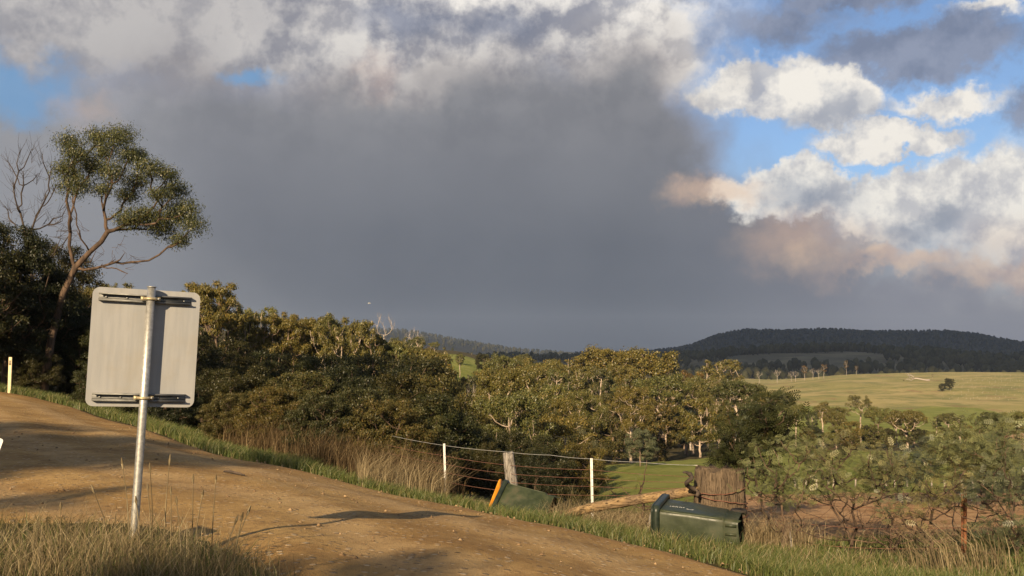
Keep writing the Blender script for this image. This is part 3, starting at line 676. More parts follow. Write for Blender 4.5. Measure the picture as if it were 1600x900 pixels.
shaped_tree('dead_tree', 'bare dark dead tree with fine twigs behind the dense roadside trees', 'tree', 39, [(56, 600), (54, 500), (50, 440), (47, 400), (46, 365)], [], [(12, 252), (30, 238), (50, 232), (66, 240), (20, 285), (80, 262), (90, 285), (106, 320), (8, 322), (72, 300), (36, 268), (98, 345), (15, 345), (62, 330), (84, 340), (28, 320), (60, 270), (112, 360), (95, 372), (2, 360)], 0.06, 'gum', 'twig', 52, twigs=12, twlen=0.6, start=0.4, depth=1.6)

GRP_L = 'dense trees along the left of the road'
for (k, px, py, D_, w, lab) in [
    ('near5', 18, 342, 36, 0.95, 'dense dark tree with rounded top beside the white guide post'),
    ('near5', 82, 372, 42, 0.9, 'dense dark tree under the dead tree'),
    ('near5', -60, 330, 34, 1.0, 'dense dark tree at the bend of the road'),
    ('near3', 140, 436, 47, 0.8, 'small golden-topped gum under the leaning gum'),
    ('near4', 172, 426, 52, 0.8, 'thin pale gum rising behind the sign back'),
    ('near5', 205, 462, 42, 1.0, 'dark round tree directly behind the sign'),
    ('near5', 262, 470, 40, 1.0, 'dark spreading tree between the sign and the golden gum'),
    ('near3', 322, 424, 56, 0.9, 'golden gum with clustered crown standing just right of the sign'),
    ('near4', 348, 452, 60, 0.8, 'pale-limbed gum beside the golden gum')]:
    put_tree(k, px, py, D_, 'roadside_tree', lab, 'tree', GRP_L, w)
for (px, py, D_, lab) in [(45, 400, 37, 'dark tree filling the gap under the dead tree'), (-15, 420, 39, 'dark tree at the very bend behind the guide post'), (110, 455, 40, 'dark tree at the foot of the leaning gum'), (155, 500, 38, 'low dark tree behind the edge of the sign')]:
    put_tree('near5', px, py, D_, 'roadside_tree', lab, 'tree', GRP_L, 1.25)
GRP_S = 'gums above the roadside thicket'
for (k, px, py, D_, w) in [('near4', 385, 468, 60, 0.72), ('near4', 412, 462, 64, 0.72), ('near3', 440, 474, 60, 0.72), ('near3', 472, 480, 62, 0.75), ('near3', 505, 476, 66, 0.72), ('near4', 528, 488, 60, 0.75), ('near3', 556, 482, 68, 0.75), ('near3', 585, 512, 70, 0.9), ('near3', 612, 520, 74, 1.0), ('near5', 640, 548, 62, 1.2), ('near5', 575, 545, 56, 1.2), ('near5', 455, 545, 52, 1.3), ('near5', 510, 548, 50, 1.3), ('near5', 400, 542, 50, 1.3), ('near5', 350, 525, 46, 1.3), ('near5', 300, 525, 44, 1.2)]:
    wh = next(w_ for lim, w_ in ((395, 'next to the golden gum by the sign'), (450, 'above the thicket near the golden gum'), (520, 'above the dead bracken'), (580, 'between the bracken and the shed hill'), (2000, 'at the foot of the shed hill')) if px < lim)
    put_tree(k, px, py, D_, 'gum_tree', {'near3': 'golden-topped gum rising ', 'near4': 'pale-limbed half-bare gum rising ', 'near5': 'dark full-crowned tree '}[k] + wh, 'tree', GRP_S, w)
GRP_B = 'shrubs of the roadside thicket'
for (k, px, py, D_, w) in [('near2', 150, 560, 33, 1.1), ('near2', 215, 575, 30, 1.2), ('near2', 275, 590, 28, 1.1), ('near2', 330, 575, 30, 1.1), ('near1', 355, 610, 25, 1.1), ('near2', 395, 570, 29, 1.2), ('near1', 425, 600, 24.5, 1.1), ('near1', 470, 575, 26, 1.2), ('near1', 500, 612, 22, 1.1), ('near2', 540, 570, 28, 1.2), ('near1', 560, 600, 23, 1.2), ('near1', 600, 618, 22, 1.15), ('near1', 640, 632, 23, 1.1), ('near2', 610, 580, 30, 1.2), ('near2', 665, 612, 30, 1.2), ('near2', 700, 640, 32, 1.2), ('near1', 735, 665, 34, 1.0), ('near2', 790, 672, 36, 1.2), ('near2', 850, 680, 38, 1.2), ('near1', 900, 688, 40, 1.1), ('near2', 680, 668, 26, 1.0), ('near2', 760, 690, 28, 0.9), ('near2', 835, 705, 27, 0.9), ('near2', 60, 545, 36, 1.2), ('near2', 10, 555, 38, 1.1), ('near2', -40, 560, 38, 1.1), ('near2', 105, 550, 38, 1.1)]:
    wh = next(w_ for lim, w_ in ((60, 'beside the guide post'), (130, 'beneath the leaning gum'), (310, 'behind the sign'), (450, 'above the verge opposite the sign'), (585, 'over the dead bracken'), (655, 'where the fence wires start'), (745, 'behind the first steel picket'), (2000, 'behind the orange-lidded bin')) if px < lim)
    put_tree(k, px, py, D_, 'shrub', {'near1': 'tangled olive-brown thicket shrub ', 'near2': 'dense dark thicket shrub '}[k] + wh, 'shrub', GRP_B, w)

# the valley wood
SKYL = ([300, 420, 600, 640, 700, 760, 830, 900, 1000, 1100, 1150, 1210], [500, 505, 518, 526, 536, 546, 556, 566, 572, 574, 582, 612])
rv = random.Random(77); PLACED = []
LABV = {'round1': 'round-headed gum', 'round2': 'broad domed gum', 'tall1': 'tall straight gum', 'tall2': 'slender layered gum', 'open1': 'open-crowned white-limbed gum', 'open2': 'thin rust-tinged gum', 'bushy1': 'dense low bush-like tree', 'bushy2': 'mounded olive tree', 'grey1': 'silvery grey-green tree', 'dark1': 'dense dark tree', 'wide1': 'wide spreading gum', 'bushf1': 'dense low bush-like tree', 'bushf2': 'mounded olive tree', 'greyf1': 'silvery grey-green tree', 'roundf1': 'round-headed gum', 'dead1': 'bare bleached tree', 'dead2': 'bare bleached tree', 'dead3': 'bare bleached tree'}
def where(px, D_, zone):
    if not zone.startswith('of the valley'): return zone
    c_ = next(w_ for lim, w_ in ((760, 'below the shed hill'), (910, 'around the tall pale-trunked gum'), (1050, 'below the twin domed gums'), (3000, 'by the tall open gum')) if px < lim)
    return ('at the wood edge ' if D_ < 95 else ('deep in the wood ' if D_ < 165 else 'across the wood ')) + c_
def valley(k, px, py, D_, zone, w=1.0, label=None):
    PLACED.append(((px - 800) / F * D_, D_))
    nm = 'dead_tree' if k.startswith('dead') else 'valley_tree'
    put_tree(k, px, py, D_, nm, label or (LABV[k] + ' ' + where(px, D_, zone)), 'tree', 'trees ' + zone, w)
VZ = 'of the valley wood below the fence'
for (k, px, py, D_, w, lab) in [
    ('open1', 870, 552, 150, 1.1, 'tall gum with straight pale trunk standing proud in the valley wood'),
    ('round1', 944, 535, 172, 1.15, 'gum with high rounded crown against the dark hill, beside its twin'),
    ('round2', 1008, 537, 176, 1.1, 'broad gum with high domed crown against the dark hill'),
    ('open1', 1122, 552, 160, 1.0, 'tall open gum with white limbs at the end of the valley wood'),
    ('open2', 1078, 568, 158, 0.9, 'thin rust-tinged gum beside the tall open gum'),
    ('dead2', 733, 602, 108, 0.9, 'many-stemmed white bare tree inside the valley wood'),
    ('open1', 800, 552, 190, 1.0, 'loose-crowned gum on the near shoulder of the left hill'),
    ('dead1', 648, 512, 235, 0.8, 'forked bare white tree beside the white shed'),
    ('dead3', 600, 488, 225, 0.9, 'bare grey tree on the skyline left of the white shed'),
    ('greyf1', 1000, 668, 84, 1.1, 'silvery tree arching over the edge of the green paddock'),
    ('greyf1', 710, 652, 60, 1.0, 'pale grey-green tree behind the steel fence pickets')]:
    valley(k, px, py, D_, VZ, w, lab)
kinds = ['round1', 'round2', 'tall1', 'tall2', 'open1', 'open2', 'bushy1', 'bushy2', 'grey1', 'dark1', 'wide1', 'bushy2', 'round2', 'round1', 'tall1', 'open1', 'dead1']
HT = {'round1': (11, 15), 'round2': (10, 14), 'tall1': (12, 17), 'tall2': (10, 15), 'open1': (11, 16), 'open2': (10, 14), 'bushy1': (5, 8), 'bushy2': (6, 9), 'grey1': (5, 8), 'dark1': (6, 9), 'wide1': (9, 12), 'dead1': (7, 11), 'dead2': (7, 11), 'bushf1': (5, 8), 'bushf2': (6, 9), 'greyf1': (5, 7), 'roundf1': (9, 13)}
for D_, p0, p1, step, lowbias in [(48, 640, 900, 62, 0.9), (58, 620, 925, 62, 0.8), (70, 640, 930, 66, 0.6), (84, 620, 940, 60, 0.5), (100, 600, 1000, 62, 0.4), (116, 620, 1190, 50, 0.5), (134, 610, 1200, 46, 0.2), (155, 600, 1180, 40, 0.12), (178, 600, 1170, 36, 0.12), (205, 590, 1150, 36, 0.25), (240, 600, 1120, 34, 0.3), (290, 600, 1100, 30, 0.4), (350, 620, 900, 28, 0.4)]:
    x = p0 + rv.random() * step
    while x < p1:
        d_ = D_ * rv.uniform(0.92, 1.08); px = x + rv.uniform(-0.35, 0.35) * step; x += step * rv.uniform(0.8, 1.25)
        if 180 < d_ < 330 and 655 < px < 795 and rv.random() < 0.62: continue
        k = rv.choice(['bushy1', 'bushy2', 'grey1', 'dark1', 'bushy2', 'bushy1']) if rv.random() < lowbias else rv.choice(kinds)
        if d_ < 112: k = {'bushy1': 'bushf1', 'dark1': 'bushf1', 'bushy2': 'bushf2', 'grey1': 'greyf1'}.get(k, 'roundf1')
        X = (px - 800) / F * d_
        if any(math.hypot(X - a_[0], d_ - a_[1]) < 2.2 + d_ * 0.006 for a_ in PLACED): continue
        h = rv.uniform(*HT[k]) * (0.75 if d_ < 100 else (0.8 if d_ > 200 else 1.0))
        zt = H1(X, d_) + h; py = 560 - zt / d_ * F
        py = max(py, np.interp(px, *SKYL) + rv.uniform(-4, 14))
        if 690 < px < 785 and d_ < 215: py = max(py, 584 + rv.uniform(0, 10))
        z = 'on the left hillside' if (d_ > 185 and px < 860) else VZ
        valley(k, px, py, d_, z, rv.uniform(0.9, 1.15))
for i in range(34):
    px = 640 + i * 16 + rv.uniform(-7, 7); d_ = rv.choice((128, 142, 150, 166, 182)) * rv.uniform(0.97, 1.03); k = rv.choice(('tall1', 'tall2', 'tall1', 'open2', 'round1', 'open1', 'tall2'))
    X = (px - 800) / F * d_; py = np.interp(px, *SKYL) + rv.uniform(-12, 26)
    if (690 < px < 785 and d_ < 215) or H1(X, d_) + 18 < (560 - py) / F * d_: py += 30
    valley(k, px, py, d_, VZ, rv.uniform(0.72, 0.92))
# trees in the right-hand paddocks
RZ = 'in the tree belt between the two green paddocks'
for (k, px, py, D_, w, lab) in [
    ('round2', 1211, 606, 188, 1.0, 'domed gum at the wood edge under the golden paddock'),
    ('tall2', 1172, 618, 170, 1.0, None), ('bushy2', 1190, 640, 150, 1.0, None),
    ('round1', 1243, 628, 182, 0.9, None), ('tall1', 1285, 622, 186, 0.9, None), ('tall2', 1268, 636, 176, 1.0, None), ('round2', 1305, 640, 180, 0.9, None),
    ('open1', 1343, 612, 200, 1.0, 'leaning white-limbed gum rising out of the paddock tree belt'),
    ('bushy1', 1262, 668, 168, 1.0, None), ('bushy2', 1330, 655, 176, 1.1, None), ('bushy1', 1365, 662, 172, 1.1, None),
    ('wide1', 1416, 638, 178, 1.15, 'large spreading gum with bare pale limbs on the paddock bank'),
    ('bushy1', 1390, 680, 170, 0.9, None), ('bushy2', 1455, 672, 172, 1.0, None),
    ('tall1', 1492, 664, 120, 0.8, 'slim straight pale-trunked gum between two darker gums'),
    ('bushy2', 1470, 686, 118, 0.9, None), ('round2', 1532, 668, 124, 0.9, None), ('bushy1', 1512, 700, 116, 0.9, None), ('round1', 1598, 640, 150, 1.0, 'gum at the far end of the green paddock beside the brown strip'),
    ('bushy1', 1560, 690, 112, 1.0, None), ('dead1', 1502, 705, 95, 0.7, 'small white dead tree in the lower green paddock'),
    ('bushy2', 1440, 704, 110, 0.9, None), ('greyf1', 1590, 705, 80, 1.0, None), ('greyf1', 1635, 690, 70, 1.0, None)]:
    valley(k, px, py, D_, RZ, w, lab)
rb = random.Random(19)
for D_, p0, p1, step, ks in ((196, 1215, 1600, 26, ('round1', 'tall2', 'bushy2', 'round2', 'tall1', 'bushy1')), (172, 1230, 1480, 30, ('bushy1', 'bushy2', 'dark1')), (112, 1500, 1640, 30, ('round2', 'bushy2', 'tall2')), (92, 1545, 1680, 34, ('bushf1', 'greyf1', 'bushf2')), (60, 1450, 1700, 60, ('bushf1', 'greyf1'))):
    x = p0
    while x < p1:
        k = rb.choice(ks); d_ = D_ * rb.uniform(0.96, 1.05); px = x + rb.uniform(-6, 6); x += step * rb.uniform(0.7, 1.3)
        h = {'r': 8.5, 't': 9.5, 'b': 4.8, 'd': 4.8, 'g': 4.5}[k[0]] * rb.uniform(0.75, 1.15) * (0.82 if d_ > 150 else (0.6 if d_ > 100 else 0.55))
        X = (px - 800) / F * d_; valley(k, px, 560 - (H1(X, d_) + h) / d_ * F, d_, RZ, rb.uniform(0.9, 1.15))
# white gums on the crest of the golden paddock and shrubs below it
for i, (k, px, py, D_) in enumerate([('dead1', 1186, 580, 640), ('dead2', 1214, 577, 650), ('dead3', 1236, 581, 655), ('open2', 1257, 569, 660), ('dead1', 1270, 575, 670), ('dead2', 1279, 577, 668), ('open2', 1287, 567, 672), ('dead3', 1243, 584, 640), ('open2', 1338, 575, 690)]):
    put_tree(k, px, py, D_, 'crest_tree', {'o': 'thin-leaved gum in the row on the golden paddock crest', 'd': 'bare white gum in the row on the golden paddock crest'}[k[0]], 'tree', 'gums on the golden paddock crest', 1.1, minh=7)
put_tree('open2', 1322, 561, 690, 'crest_tree', 'tallest lone gum on the golden paddock crest', 'tree', 'gums on the golden paddock crest', 0.8)
put_tree('bushy2', 1412, 596, 560, 'paddock_shrub', 'upright shrub beside the fallen tree on the golden paddock', 'shrub')
put_tree('open2', 1457, 584, 580, 'paddock_shrub', 'thin shrub at the end of the fallen tree', 'shrub')
put_tree('dark1', 1473, 612, 470, 'paddock_shrub', 'dark lower half of the lone bush pair on the golden paddock', 'shrub', wid=1.3, minh=4)
put_tree('dark1', 1484, 604, 474, 'paddock_shrub', 'taller dark bush of the lone pair on the golden paddock', 'shrub', wid=1.1, minh=6)
# trees behind the viewpoint whose shade falls over the road
for (k, x, y, h, lab) in [('near5', -15.2, -9, 12.6, 'dark tree behind the viewpoint, by the shaded bend'), ('near5', -19.2, -12, 14.5, 'tall dark tree behind the viewpoint, end of the row'), ('near3', -23, -8, 13.5, 'golden gum in the row behind the viewpoint'),
    ('near5', -29, -14, 16, 'tall dark tree behind the golden gum of the hidden row'), ('near3', -33.5, -10, 15, 'broad gum far along the hidden row'), ('near5', -39, -16, 17.5, 'tallest dark tree of the hidden row'),
    ('near4', -6.2, -12, 8.6, 'thin small gum behind the viewpoint'), ('near1', -5.9, -1.4, 3.5, 'olive shrub on the bank beside the viewpoint'), ('near1', -4.5, -2.2, 3.6, 'tallest olive shrub on the bank beside the viewpoint'), ('near1', -7.8, -1.8, 3.4, 'outermost olive shrub on the bank beside the viewpoint'), ('near1', -3.3, -2.6, 3.3, 'olive shrub on the bank closest to the viewpoint')]:
    put_tree(k, 0, 0, 0, 'shade_tree', lab, 'tree', None, 1.0, xy=(x, y), Hh=h)
#@@TREES_END

# ---------------------------------------------------------------- far forest on the hills
def far_trees(V3, n, rs, name, label, mat, hmin, hmax, dens, thick=False):
    nx, k, _ = V3.shape; Vs = []; Fs = []; rn = []; b = 0
    cnt = 0
    # small crown: 3 stacked irregular rings
    while cnt < n:
        i = rs.randint(0, nx - 1); j = rs.randint(0, k - 1)
        u, v_ = rs.rand(2); p_ = V3[i, j] * (1 - u) * (1 - v_) + V3[i + 1, j] * u * (1 - v_) + V3[i, j + 1] * (1 - u) * v_ + V3[i + 1, j + 1] * u * v_
        px_ = 800 + F * p_[0] / p_[1]
        if not dens(px_, p_, rs): continue
        cnt += 1
        h = rs.uniform(hmin, hmax); w_ = h * rs.uniform(0.22, 0.36)
        a = np.linspace(0, 2 * np.pi, 6, endpoint=False) + rs.rand()
        rings = []
        for zf, rf in ((0.12, 0.35 if thick else 0.08), (0.45, 0.9), (0.72, 1.0), (0.93, 0.5)):
            r_ = w_ * rf * (0.7 + 0.6 * rs.rand(6)); rings.append(np.stack([np.cos(a) * r_, np.sin(a) * r_, np.full(6, h * zf) + rs.randn(6) * h * 0.05], -1))
        Vv = np.vstack(rings + [np.array([[0, 0, h]])]) + p_ + [0, 0, -0.6]
        Fq = [[r_ * 6 + s, r_ * 6 + (s + 1) % 6, (r_ + 1) * 6 + (s + 1) % 6, (r_ + 1) * 6 + s] for r_ in range(3) for s in range(6)]
        Fq += [[18 + s, 18 + (s + 1) % 6, 24, 24] for s in range(0)]
        Fq += [[18, 19, 20, 24], [20, 21, 22, 24], [22, 23, 18, 24]]
        Vs.append(Vv); Fs.append(np.array(Fq) + b); b += len(Vv); rn.append(np.repeat(rs.rand(), len(Fq)))
    o = link(name, poly_mesh(name, np.vstack(Vs), np.vstack(Fs), False, np.concatenate(rn)), mat)
    return tag(o, label, 'forest', kind='stuff')
m, q = newmat('far foliage'); out(q, bsdf(q, q.mix(attr(q, 'rnd'), (0.022, 0.026, 0.014), (0.060, 0.056, 0.026)), 0.95, spec=0.05)); MAT['far'] = m
def d_hill(px, p_, rs):
    v = mnoise.noise((p_[0] * 0.004, p_[1] * 0.004, 0)); D_ = p_[1]
    if px < 560 or px > 1900: return False
    if D_ > 1230: return True                                   # wood along the crest
    if D_ < 1020: return rs.rand() < 0.75                         # belt at the foot
    return (v > 0.12) or (px > 1380 and v > -0.25)
far_trees(HILL, 4200, np.random.RandomState(41), 'hill_woodland', 'scattered woodland and tree belts on the shaded hill', MAT['far'], 7, 15, d_hill)
far_trees(MTN, 7000, np.random.RandomState(42), 'mountain_forest', 'unbroken forest covering the dark ridge', MAT['far'], 7, 14, lambda px, p_, rs: p_[1] < 3300 and 900 < px < 1800, True)
far_trees(RDG, 2600, np.random.RandomState(43), 'ridge_forest', 'dim forest along the ridge behind the left hillside', MAT['far'], 10, 20, lambda px, p_, rs: 3600 < p_[1] < 4900 and -250 < px < 1050, True)

#@@NEAR
# ---------------------------------------------------------------- small materials
def simple(name, a, b, rough=0.6, metal=0.0, scale=8.0, spec=0.4, stretch=(1, 1, 1), bstr=0.2, bd=0.01, lo=0.35, hi=0.65):
    m, q = newmat(name); p = objco(q); n = q.noise(q.v('MULTIPLY', p, stretch), scale, 7, 0.65)
    out(q, bsdf(q, q.mix(q.rng(n, lo, hi), a, b), rough, metal, spec, n, bstr, bd)); MAT[name] = m; return m
simple('galvanised steel', (0.34, 0.34, 0.32), (0.50, 0.49, 0.46), 0.5, 0.75, 40, bstr=0.1, bd=0.002)
simple('channel steel', (0.16, 0.165, 0.16), (0.30, 0.30, 0.29), 0.55, 0.6, 14, stretch=(1, 1, 6))
simple('brass clamp', (0.36, 0.30, 0.18), (0.55, 0.47, 0.30), 0.5, 0.5, 30)
simple('rust', (0.10, 0.035, 0.015), (0.26, 0.10, 0.04), 0.9, 0.0, 30)
simple('rusty wire', (0.13, 0.055, 0.035), (0.24, 0.12, 0.08), 0.8, 0.2, 20)
simple('silver wire', (0.40, 0.39, 0.36), (0.58, 0.56, 0.52), 0.5, 0.4, 20)
def _lw():
    m, q = newmat('log wood'); p = objco(q)
    n_ = q.noise(q.v('MULTIPLY', p, (0.8, 5, 5)), 5, 8, 0.7); c2 = q.noise(q.v('MULTIPLY', p, (1.0, 12, 12)), 6, 5, 0.6); pz = q.noise(p, 1.6, 4, 0.6)
    col = q.mix(q.rng(n_, 0.3, 0.7), (0.21, 0.135, 0.062), (0.40, 0.275, 0.14)); col = q.mix(q.rng(pz, 0.45, 0.6), col, q.mix(n_, (0.13, 0.088, 0.05), (0.26, 0.185, 0.115))); col = q.mix(q.rng(c2, 0.56, 0.68), col, (0.07, 0.043, 0.025))
    out(q, bsdf(q, col, 0.9, 0, 0.15, q.m('SUBTRACT', n_, q.m('MULTIPLY', q.rng(c2, 0.54, 0.66), 0.8)), 0.9, 0.03)); MAT['fresh log wood'] = m
_lw()
simple('white paint', (0.60, 0.59, 0.55), (0.74, 0.73, 0.69), 0.6, 0.0, 12)
simple('cream paint', (0.62, 0.50, 0.28), (0.74, 0.62, 0.38), 0.6, 0.0, 12)
simple('reflector', (0.16, 0.14, 0.10), (0.22, 0.18, 0.12), 0.3, 0.0, 20)
simple('green plastic', (0.018, 0.026, 0.011), (0.036, 0.045, 0.019), 0.42, 0.0, 5, 0.45, bstr=0.15, bd=0.006)
simple('scuffed green plastic', (0.035, 0.045, 0.024), (0.070, 0.080, 0.044), 0.55, 0.0, 9, 0.4)
simple('dark green plastic', (0.010, 0.016, 0.011), (0.022, 0.031, 0.020), 0.4, 0.0, 8, 0.45)
simple('orange plastic', (0.50, 0.19, 0.012), (0.62, 0.27, 0.02), 0.5, 0.0, 8)
simple('black rubber', (0.022, 0.018, 0.015), (0.05, 0.04, 0.03), 0.8, 0.0, 20)
simple('worn print', (0.45, 0.46, 0.44), (0.62, 0.62, 0.6), 0.7, 0.0, 60)
m, q = newmat('weathered bin plastic'); p = objco(q)
n1 = q.noise(p, 5, 7, 0.65); dirt = q.noise(p, 2.6, 8, 0.75); scr = q.noise(q.v('MULTIPLY', p, (30, 30, 2)), 6, 4, 0.6)
col = q.mix(q.rng(n1, 0.35, 0.65), (0.020, 0.028, 0.012), (0.036, 0.046, 0.020)); col = q.mix(q.m('MULTIPLY', q.rng(scr, 0.62, 0.72), 0.5), col, (0.11, 0.12, 0.085)); col = q.mix(q.m('MULTIPLY', q.rng(dirt, 0.52, 0.72), 0.6), col, (0.085, 0.066, 0.040))
out(q, bsdf(q, col, q.rng(dirt, 0.4, 0.7, 0.38, 0.75), 0, 0.45, n1, 0.2, 0.008)); MAT['green plastic'] = m
def wood_mat(name, a, b, dark, sc):
    m, q = newmat(name); p = objco(q)
    n = q.noise(q.v('MULTIPLY', p, (sc, sc, 0.9)), 5, 8, 0.7); c2 = q.noise(q.v('MULTIPLY', p, (sc * 2.5, sc * 2.5, 1.0)), 8, 5, 0.6)
    col = q.mix(q.rng(n, 0.3, 0.7), a, b); col = q.mix(q.rng(c2, 0.56, 0.68), col, dark)
    hh_ = q.m('SUBTRACT', n, q.m('MULTIPLY', q.rng(c2, 0.54, 0.66), 0.8))
    out(q, bsdf(q, col, 0.9, 0, 0.15, hh_, 0.9, 0.03)); MAT[name] = m
wood_mat('grey post wood', (0.17, 0.15, 0.125), (0.36, 0.33, 0.29), (0.05, 0.04, 0.035), 6)
wood_mat('brown post wood', (0.10, 0.074, 0.050), (0.20, 0.148, 0.098), (0.045, 0.032, 0.022), 9)
m, q = newmat('sign back aluminium'); p = objco(q)
n1 = q.noise(q.v('MULTIPLY', p, (7, 1, 0.7)), 3, 6, 0.6); n2 = q.noise(p, 5, 6, 0.6)
col = q.mix(q.rng(n1, 0.35, 0.65), (0.305, 0.31, 0.31), (0.35, 0.35, 0.345)); col = q.mix(q.m('MULTIPLY', q.rng(n2, 0.45, 0.75), 0.5), col, (0.31, 0.285, 0.235))
out(q, bsdf(q, col, 0.62, 0.25, 0.4)); MAT['plate'] = m
m, q = newmat('sign face'); out(q, bsdf(q, (0.70, 0.69, 0.66), 0.5)); MAT['face'] = m

def plate_mesh(name, w, h, th, r, seg=6):
    """rounded rectangular plate in local XZ, thickness along Y"""
    pts = []
    for cx, cz, a0 in ((w/2-r, h/2-r, 0), (-w/2+r, h/2-r, 90), (-w/2+r, -h/2+r, 180), (w/2-r, -h/2+r, 270)):
        for i in range(seg + 1):
            a = R(a0 + 90 * i / seg); pts.append((cx + r * math.cos(a), cz + r * math.sin(a)))
    bm = bmesh.new()
    f1 = bm.faces.new([bm.verts.new((x, -th/2, z)) for x, z in pts])
    ex = bmesh.ops.extrude_face_region(bm, geom=[f1]); bmesh.ops.translate(bm, verts=[v for v in ex['geom'] if isinstance(v, bmesh.types.BMVert)], vec=(0, th, 0))
    bmesh.ops.recalc_face_normals(bm, faces=bm.faces)
    me = bpy.data.meshes.new(name); bm.to_mesh(me); bm.free(); return me

# ---------------------------------------------------------------- road sign seen from behind
sb = hit(207, 868); sD = sb[1]
root = empty('road_sign', (sb[0], sb[1], sb[2]), 'leaning road sign seen from its bare metal back on a galvanised pole', 'road sign')
ptop = at(237, 449, sD + 0.0) - sb; 
mbp = MB(); mbp.tube([[0, 0, -0.3] - ptop * 0.1, [0, 0, 0], ptop * 0.5, ptop * 0.999], 0.0255, 20); mbp.build('pole', MAT['galvanised steel'], root, True)
pdir = unit(ptop)
yaw = R(26)
ex_ = np.array([math.cos(yaw), math.sin(yaw), 0.0]); ex_[2] = -0.035    # along the plate, slipping down to the right
up_ = pdir - ex_ * np.dot(pdir, ex_) / np.dot(ex_, ex_); up_ = unit(up_); ex_ = unit(ex_); ny_ = np.cross(up_, ex_)
pc = (at(227, 544, sD) - sb)
Mp = Matrix(((ex_[0], ny_[0], up_[0]), (ex_[1], ny_[1], up_[1]), (ex_[2], ny_[2], up_[2])))
STAND = 0.062
WP = 163 / F * sD / math.cos(yaw) * 0.885; HP = 184 / F * sD
def pl(o, x, y, z):
    o.matrix_local = Matrix.Translation(Vector(pc) + Mp @ Vector((x, y + STAND, z))) @ Mp.to_4x4(); return o
pl(link('sign_plate', plate_mesh('sign_plate', WP, HP, 0.003, 0.045), MAT['plate'], root), 0, 0, 0)
pl(link('sign_face', plate_mesh('sign_face', WP - 0.006, HP - 0.006, 0.001, 0.044), MAT['face'], root), 0, 0.0026, 0)
for zf in (0.42, -0.42):
    ch = MB(); L_ = WP * 0.86
    ch.box((0, -0.0032, 0), (L_, 0.003, 0.046)); ch.box((0, -0.018, 0.0235), (L_, 0.030, 0.003)); ch.box((0, -0.018, -0.0235), (L_, 0.030, 0.003))
    ch.box((0, -0.0325, 0.0185), (L_, 0.003, 0.007)); ch.box((0, -0.0325, -0.0185), (L_, 0.003, 0.007))
    rail = pl(ch.build('mounting_rail', MAT['channel steel'], root), -0.01, 0, HP * zf)
    for sx_ in (-0.42, -0.2, 0.2, 0.42):
        rv_ = MB(); rv_.tube([(sx_ * L_, -0.005, 0), (sx_ * L_, -0.010, 0)], 0.006, 8); rv_.build('rivet', MAT['galvanised steel'], rail)
    cl = MB(); xo = np.dot(pdir * 0, ex_)
    zc_ = HP * zf; cpos = pc + up_ * zc_
    t_ = np.dot(cpos, pdir); pp_ = pdir * t_; off = np.dot(pp_ - cpos, ex_)
    ringp = [(off + 0.033 * math.cos(a), -STAND + 0.033 * math.sin(a), 0) for a in np.linspace(R(-10), R(190), 11)]
    ringm = [(off + 0.033 * math.cos(a), -STAND - 0.033 * math.sin(a), 0) for a in np.linspace(R(-10), R(190), 11)]
    cl.tube(ringp, 0.010, 6); cl.tube(ringm, 0.010, 6)
    for s2 in (-1, 1): cl.box((off + s2 * 0.046, -STAND + 0.008, 0), (0.026, 0.016, 0.024))
    pl(cl.build('pole_clamp', MAT['brass clamp'], root), 0, 0, zc_)
    bo = MB(); bo.tube([(off + 0.046, -STAND - 0.006, 0), (off + 0.046, -STAND - 0.016, 0)], 0.007, 6); pl(bo.build('bolt', MAT['galvanised steel'], root), 0, 0, zc_)
cp = MB(); cp.tube([ptop, ptop + pdir * 0.006], 0.030, 16); cp.build('pole_cap', MAT['galvanised steel'], root, True)

# white plate on twin thin posts, just at the edge of the view
sx0 = at(-8, 690, 5.6); g0 = H1(sx0[0] - 0.25, 5.6)
r2 = empty('marker_sign', (sx0[0] - 0.26, 5.6, g0), 'small white edged plate on thin twin posts by the dry grass', 'sign')
cnr = at(12.5, 681, 5.6) - np.array([sx0[0] - 0.26, 5.6, g0])
ang_ = R(-7); wv = np.array([math.cos(ang_), 0, math.sin(ang_)]); hv = np.array([-math.sin(ang_), 0, math.cos(ang_)]) * 1.0
hv = np.array([math.cos(R(60)), 0.0, math.sin(R(60))])
pcen = cnr - wv * 0.15 - hv * 0.10
pl_o = link('plate', plate_mesh('plate', 0.30, 0.20, 0.004, 0.012), MAT['white paint'], r2)
Mw = Matrix(((wv[0], 0, hv[0]), (0.05, 1, 0), (wv[2], 0, hv[2]))).to_4x4(); pl_o.matrix_local = Matrix.Translation(Vector(pcen)) @ Mw
ins = link('panel', plate_mesh('panel', 0.25, 0.15, 0.001, 0.01), MAT['galvanised steel'], r2); ins.matrix_local = Matrix.Translation(Vector(pcen) + Vector((0, -0.0040, 0))) @ Mw
for s in (-0.06, 0.05):
    mb = MB(); mb.tube([(pcen[0] + s, pcen[1] + 0.02, -0.3), (pcen[0] + s * 0.9, pcen[1] + 0.012, 0.4), (pcen[0] + s * 0.8, pcen[1] + 0.010, pcen[2] + 0.05)], 0.011, 8); mb.build('post', MAT['galvanised steel'], r2, True)

# guide post at the bend
gp = at(15, 601, 33.5); gp[2] = H1(gp[0], gp[1]); gpD = 33.5; gh = at(17, 558, gpD)[2] - gp[2]
r3 = empty('guide_post', (gp[0], gp[1], gp[2]), 'slim cream guide post in the grass at the road bend', 'guide post')
mb = MB(); mb.box((0, 0, gh / 2 - 0.15), (0.11, 0.045, gh + 0.3)); bo_ = mb.build('post', MAT['cream paint'], r3)
bv = bo_.modifiers.new('bevel', 'BEVEL'); bv.width = 0.012; bv.segments = 2
mb = MB(); mb.box((0.0, -0.0245, gh - 0.19), (0.06, 0.004, 0.16)); mb.build('reflector', MAT['reflector'], r3)
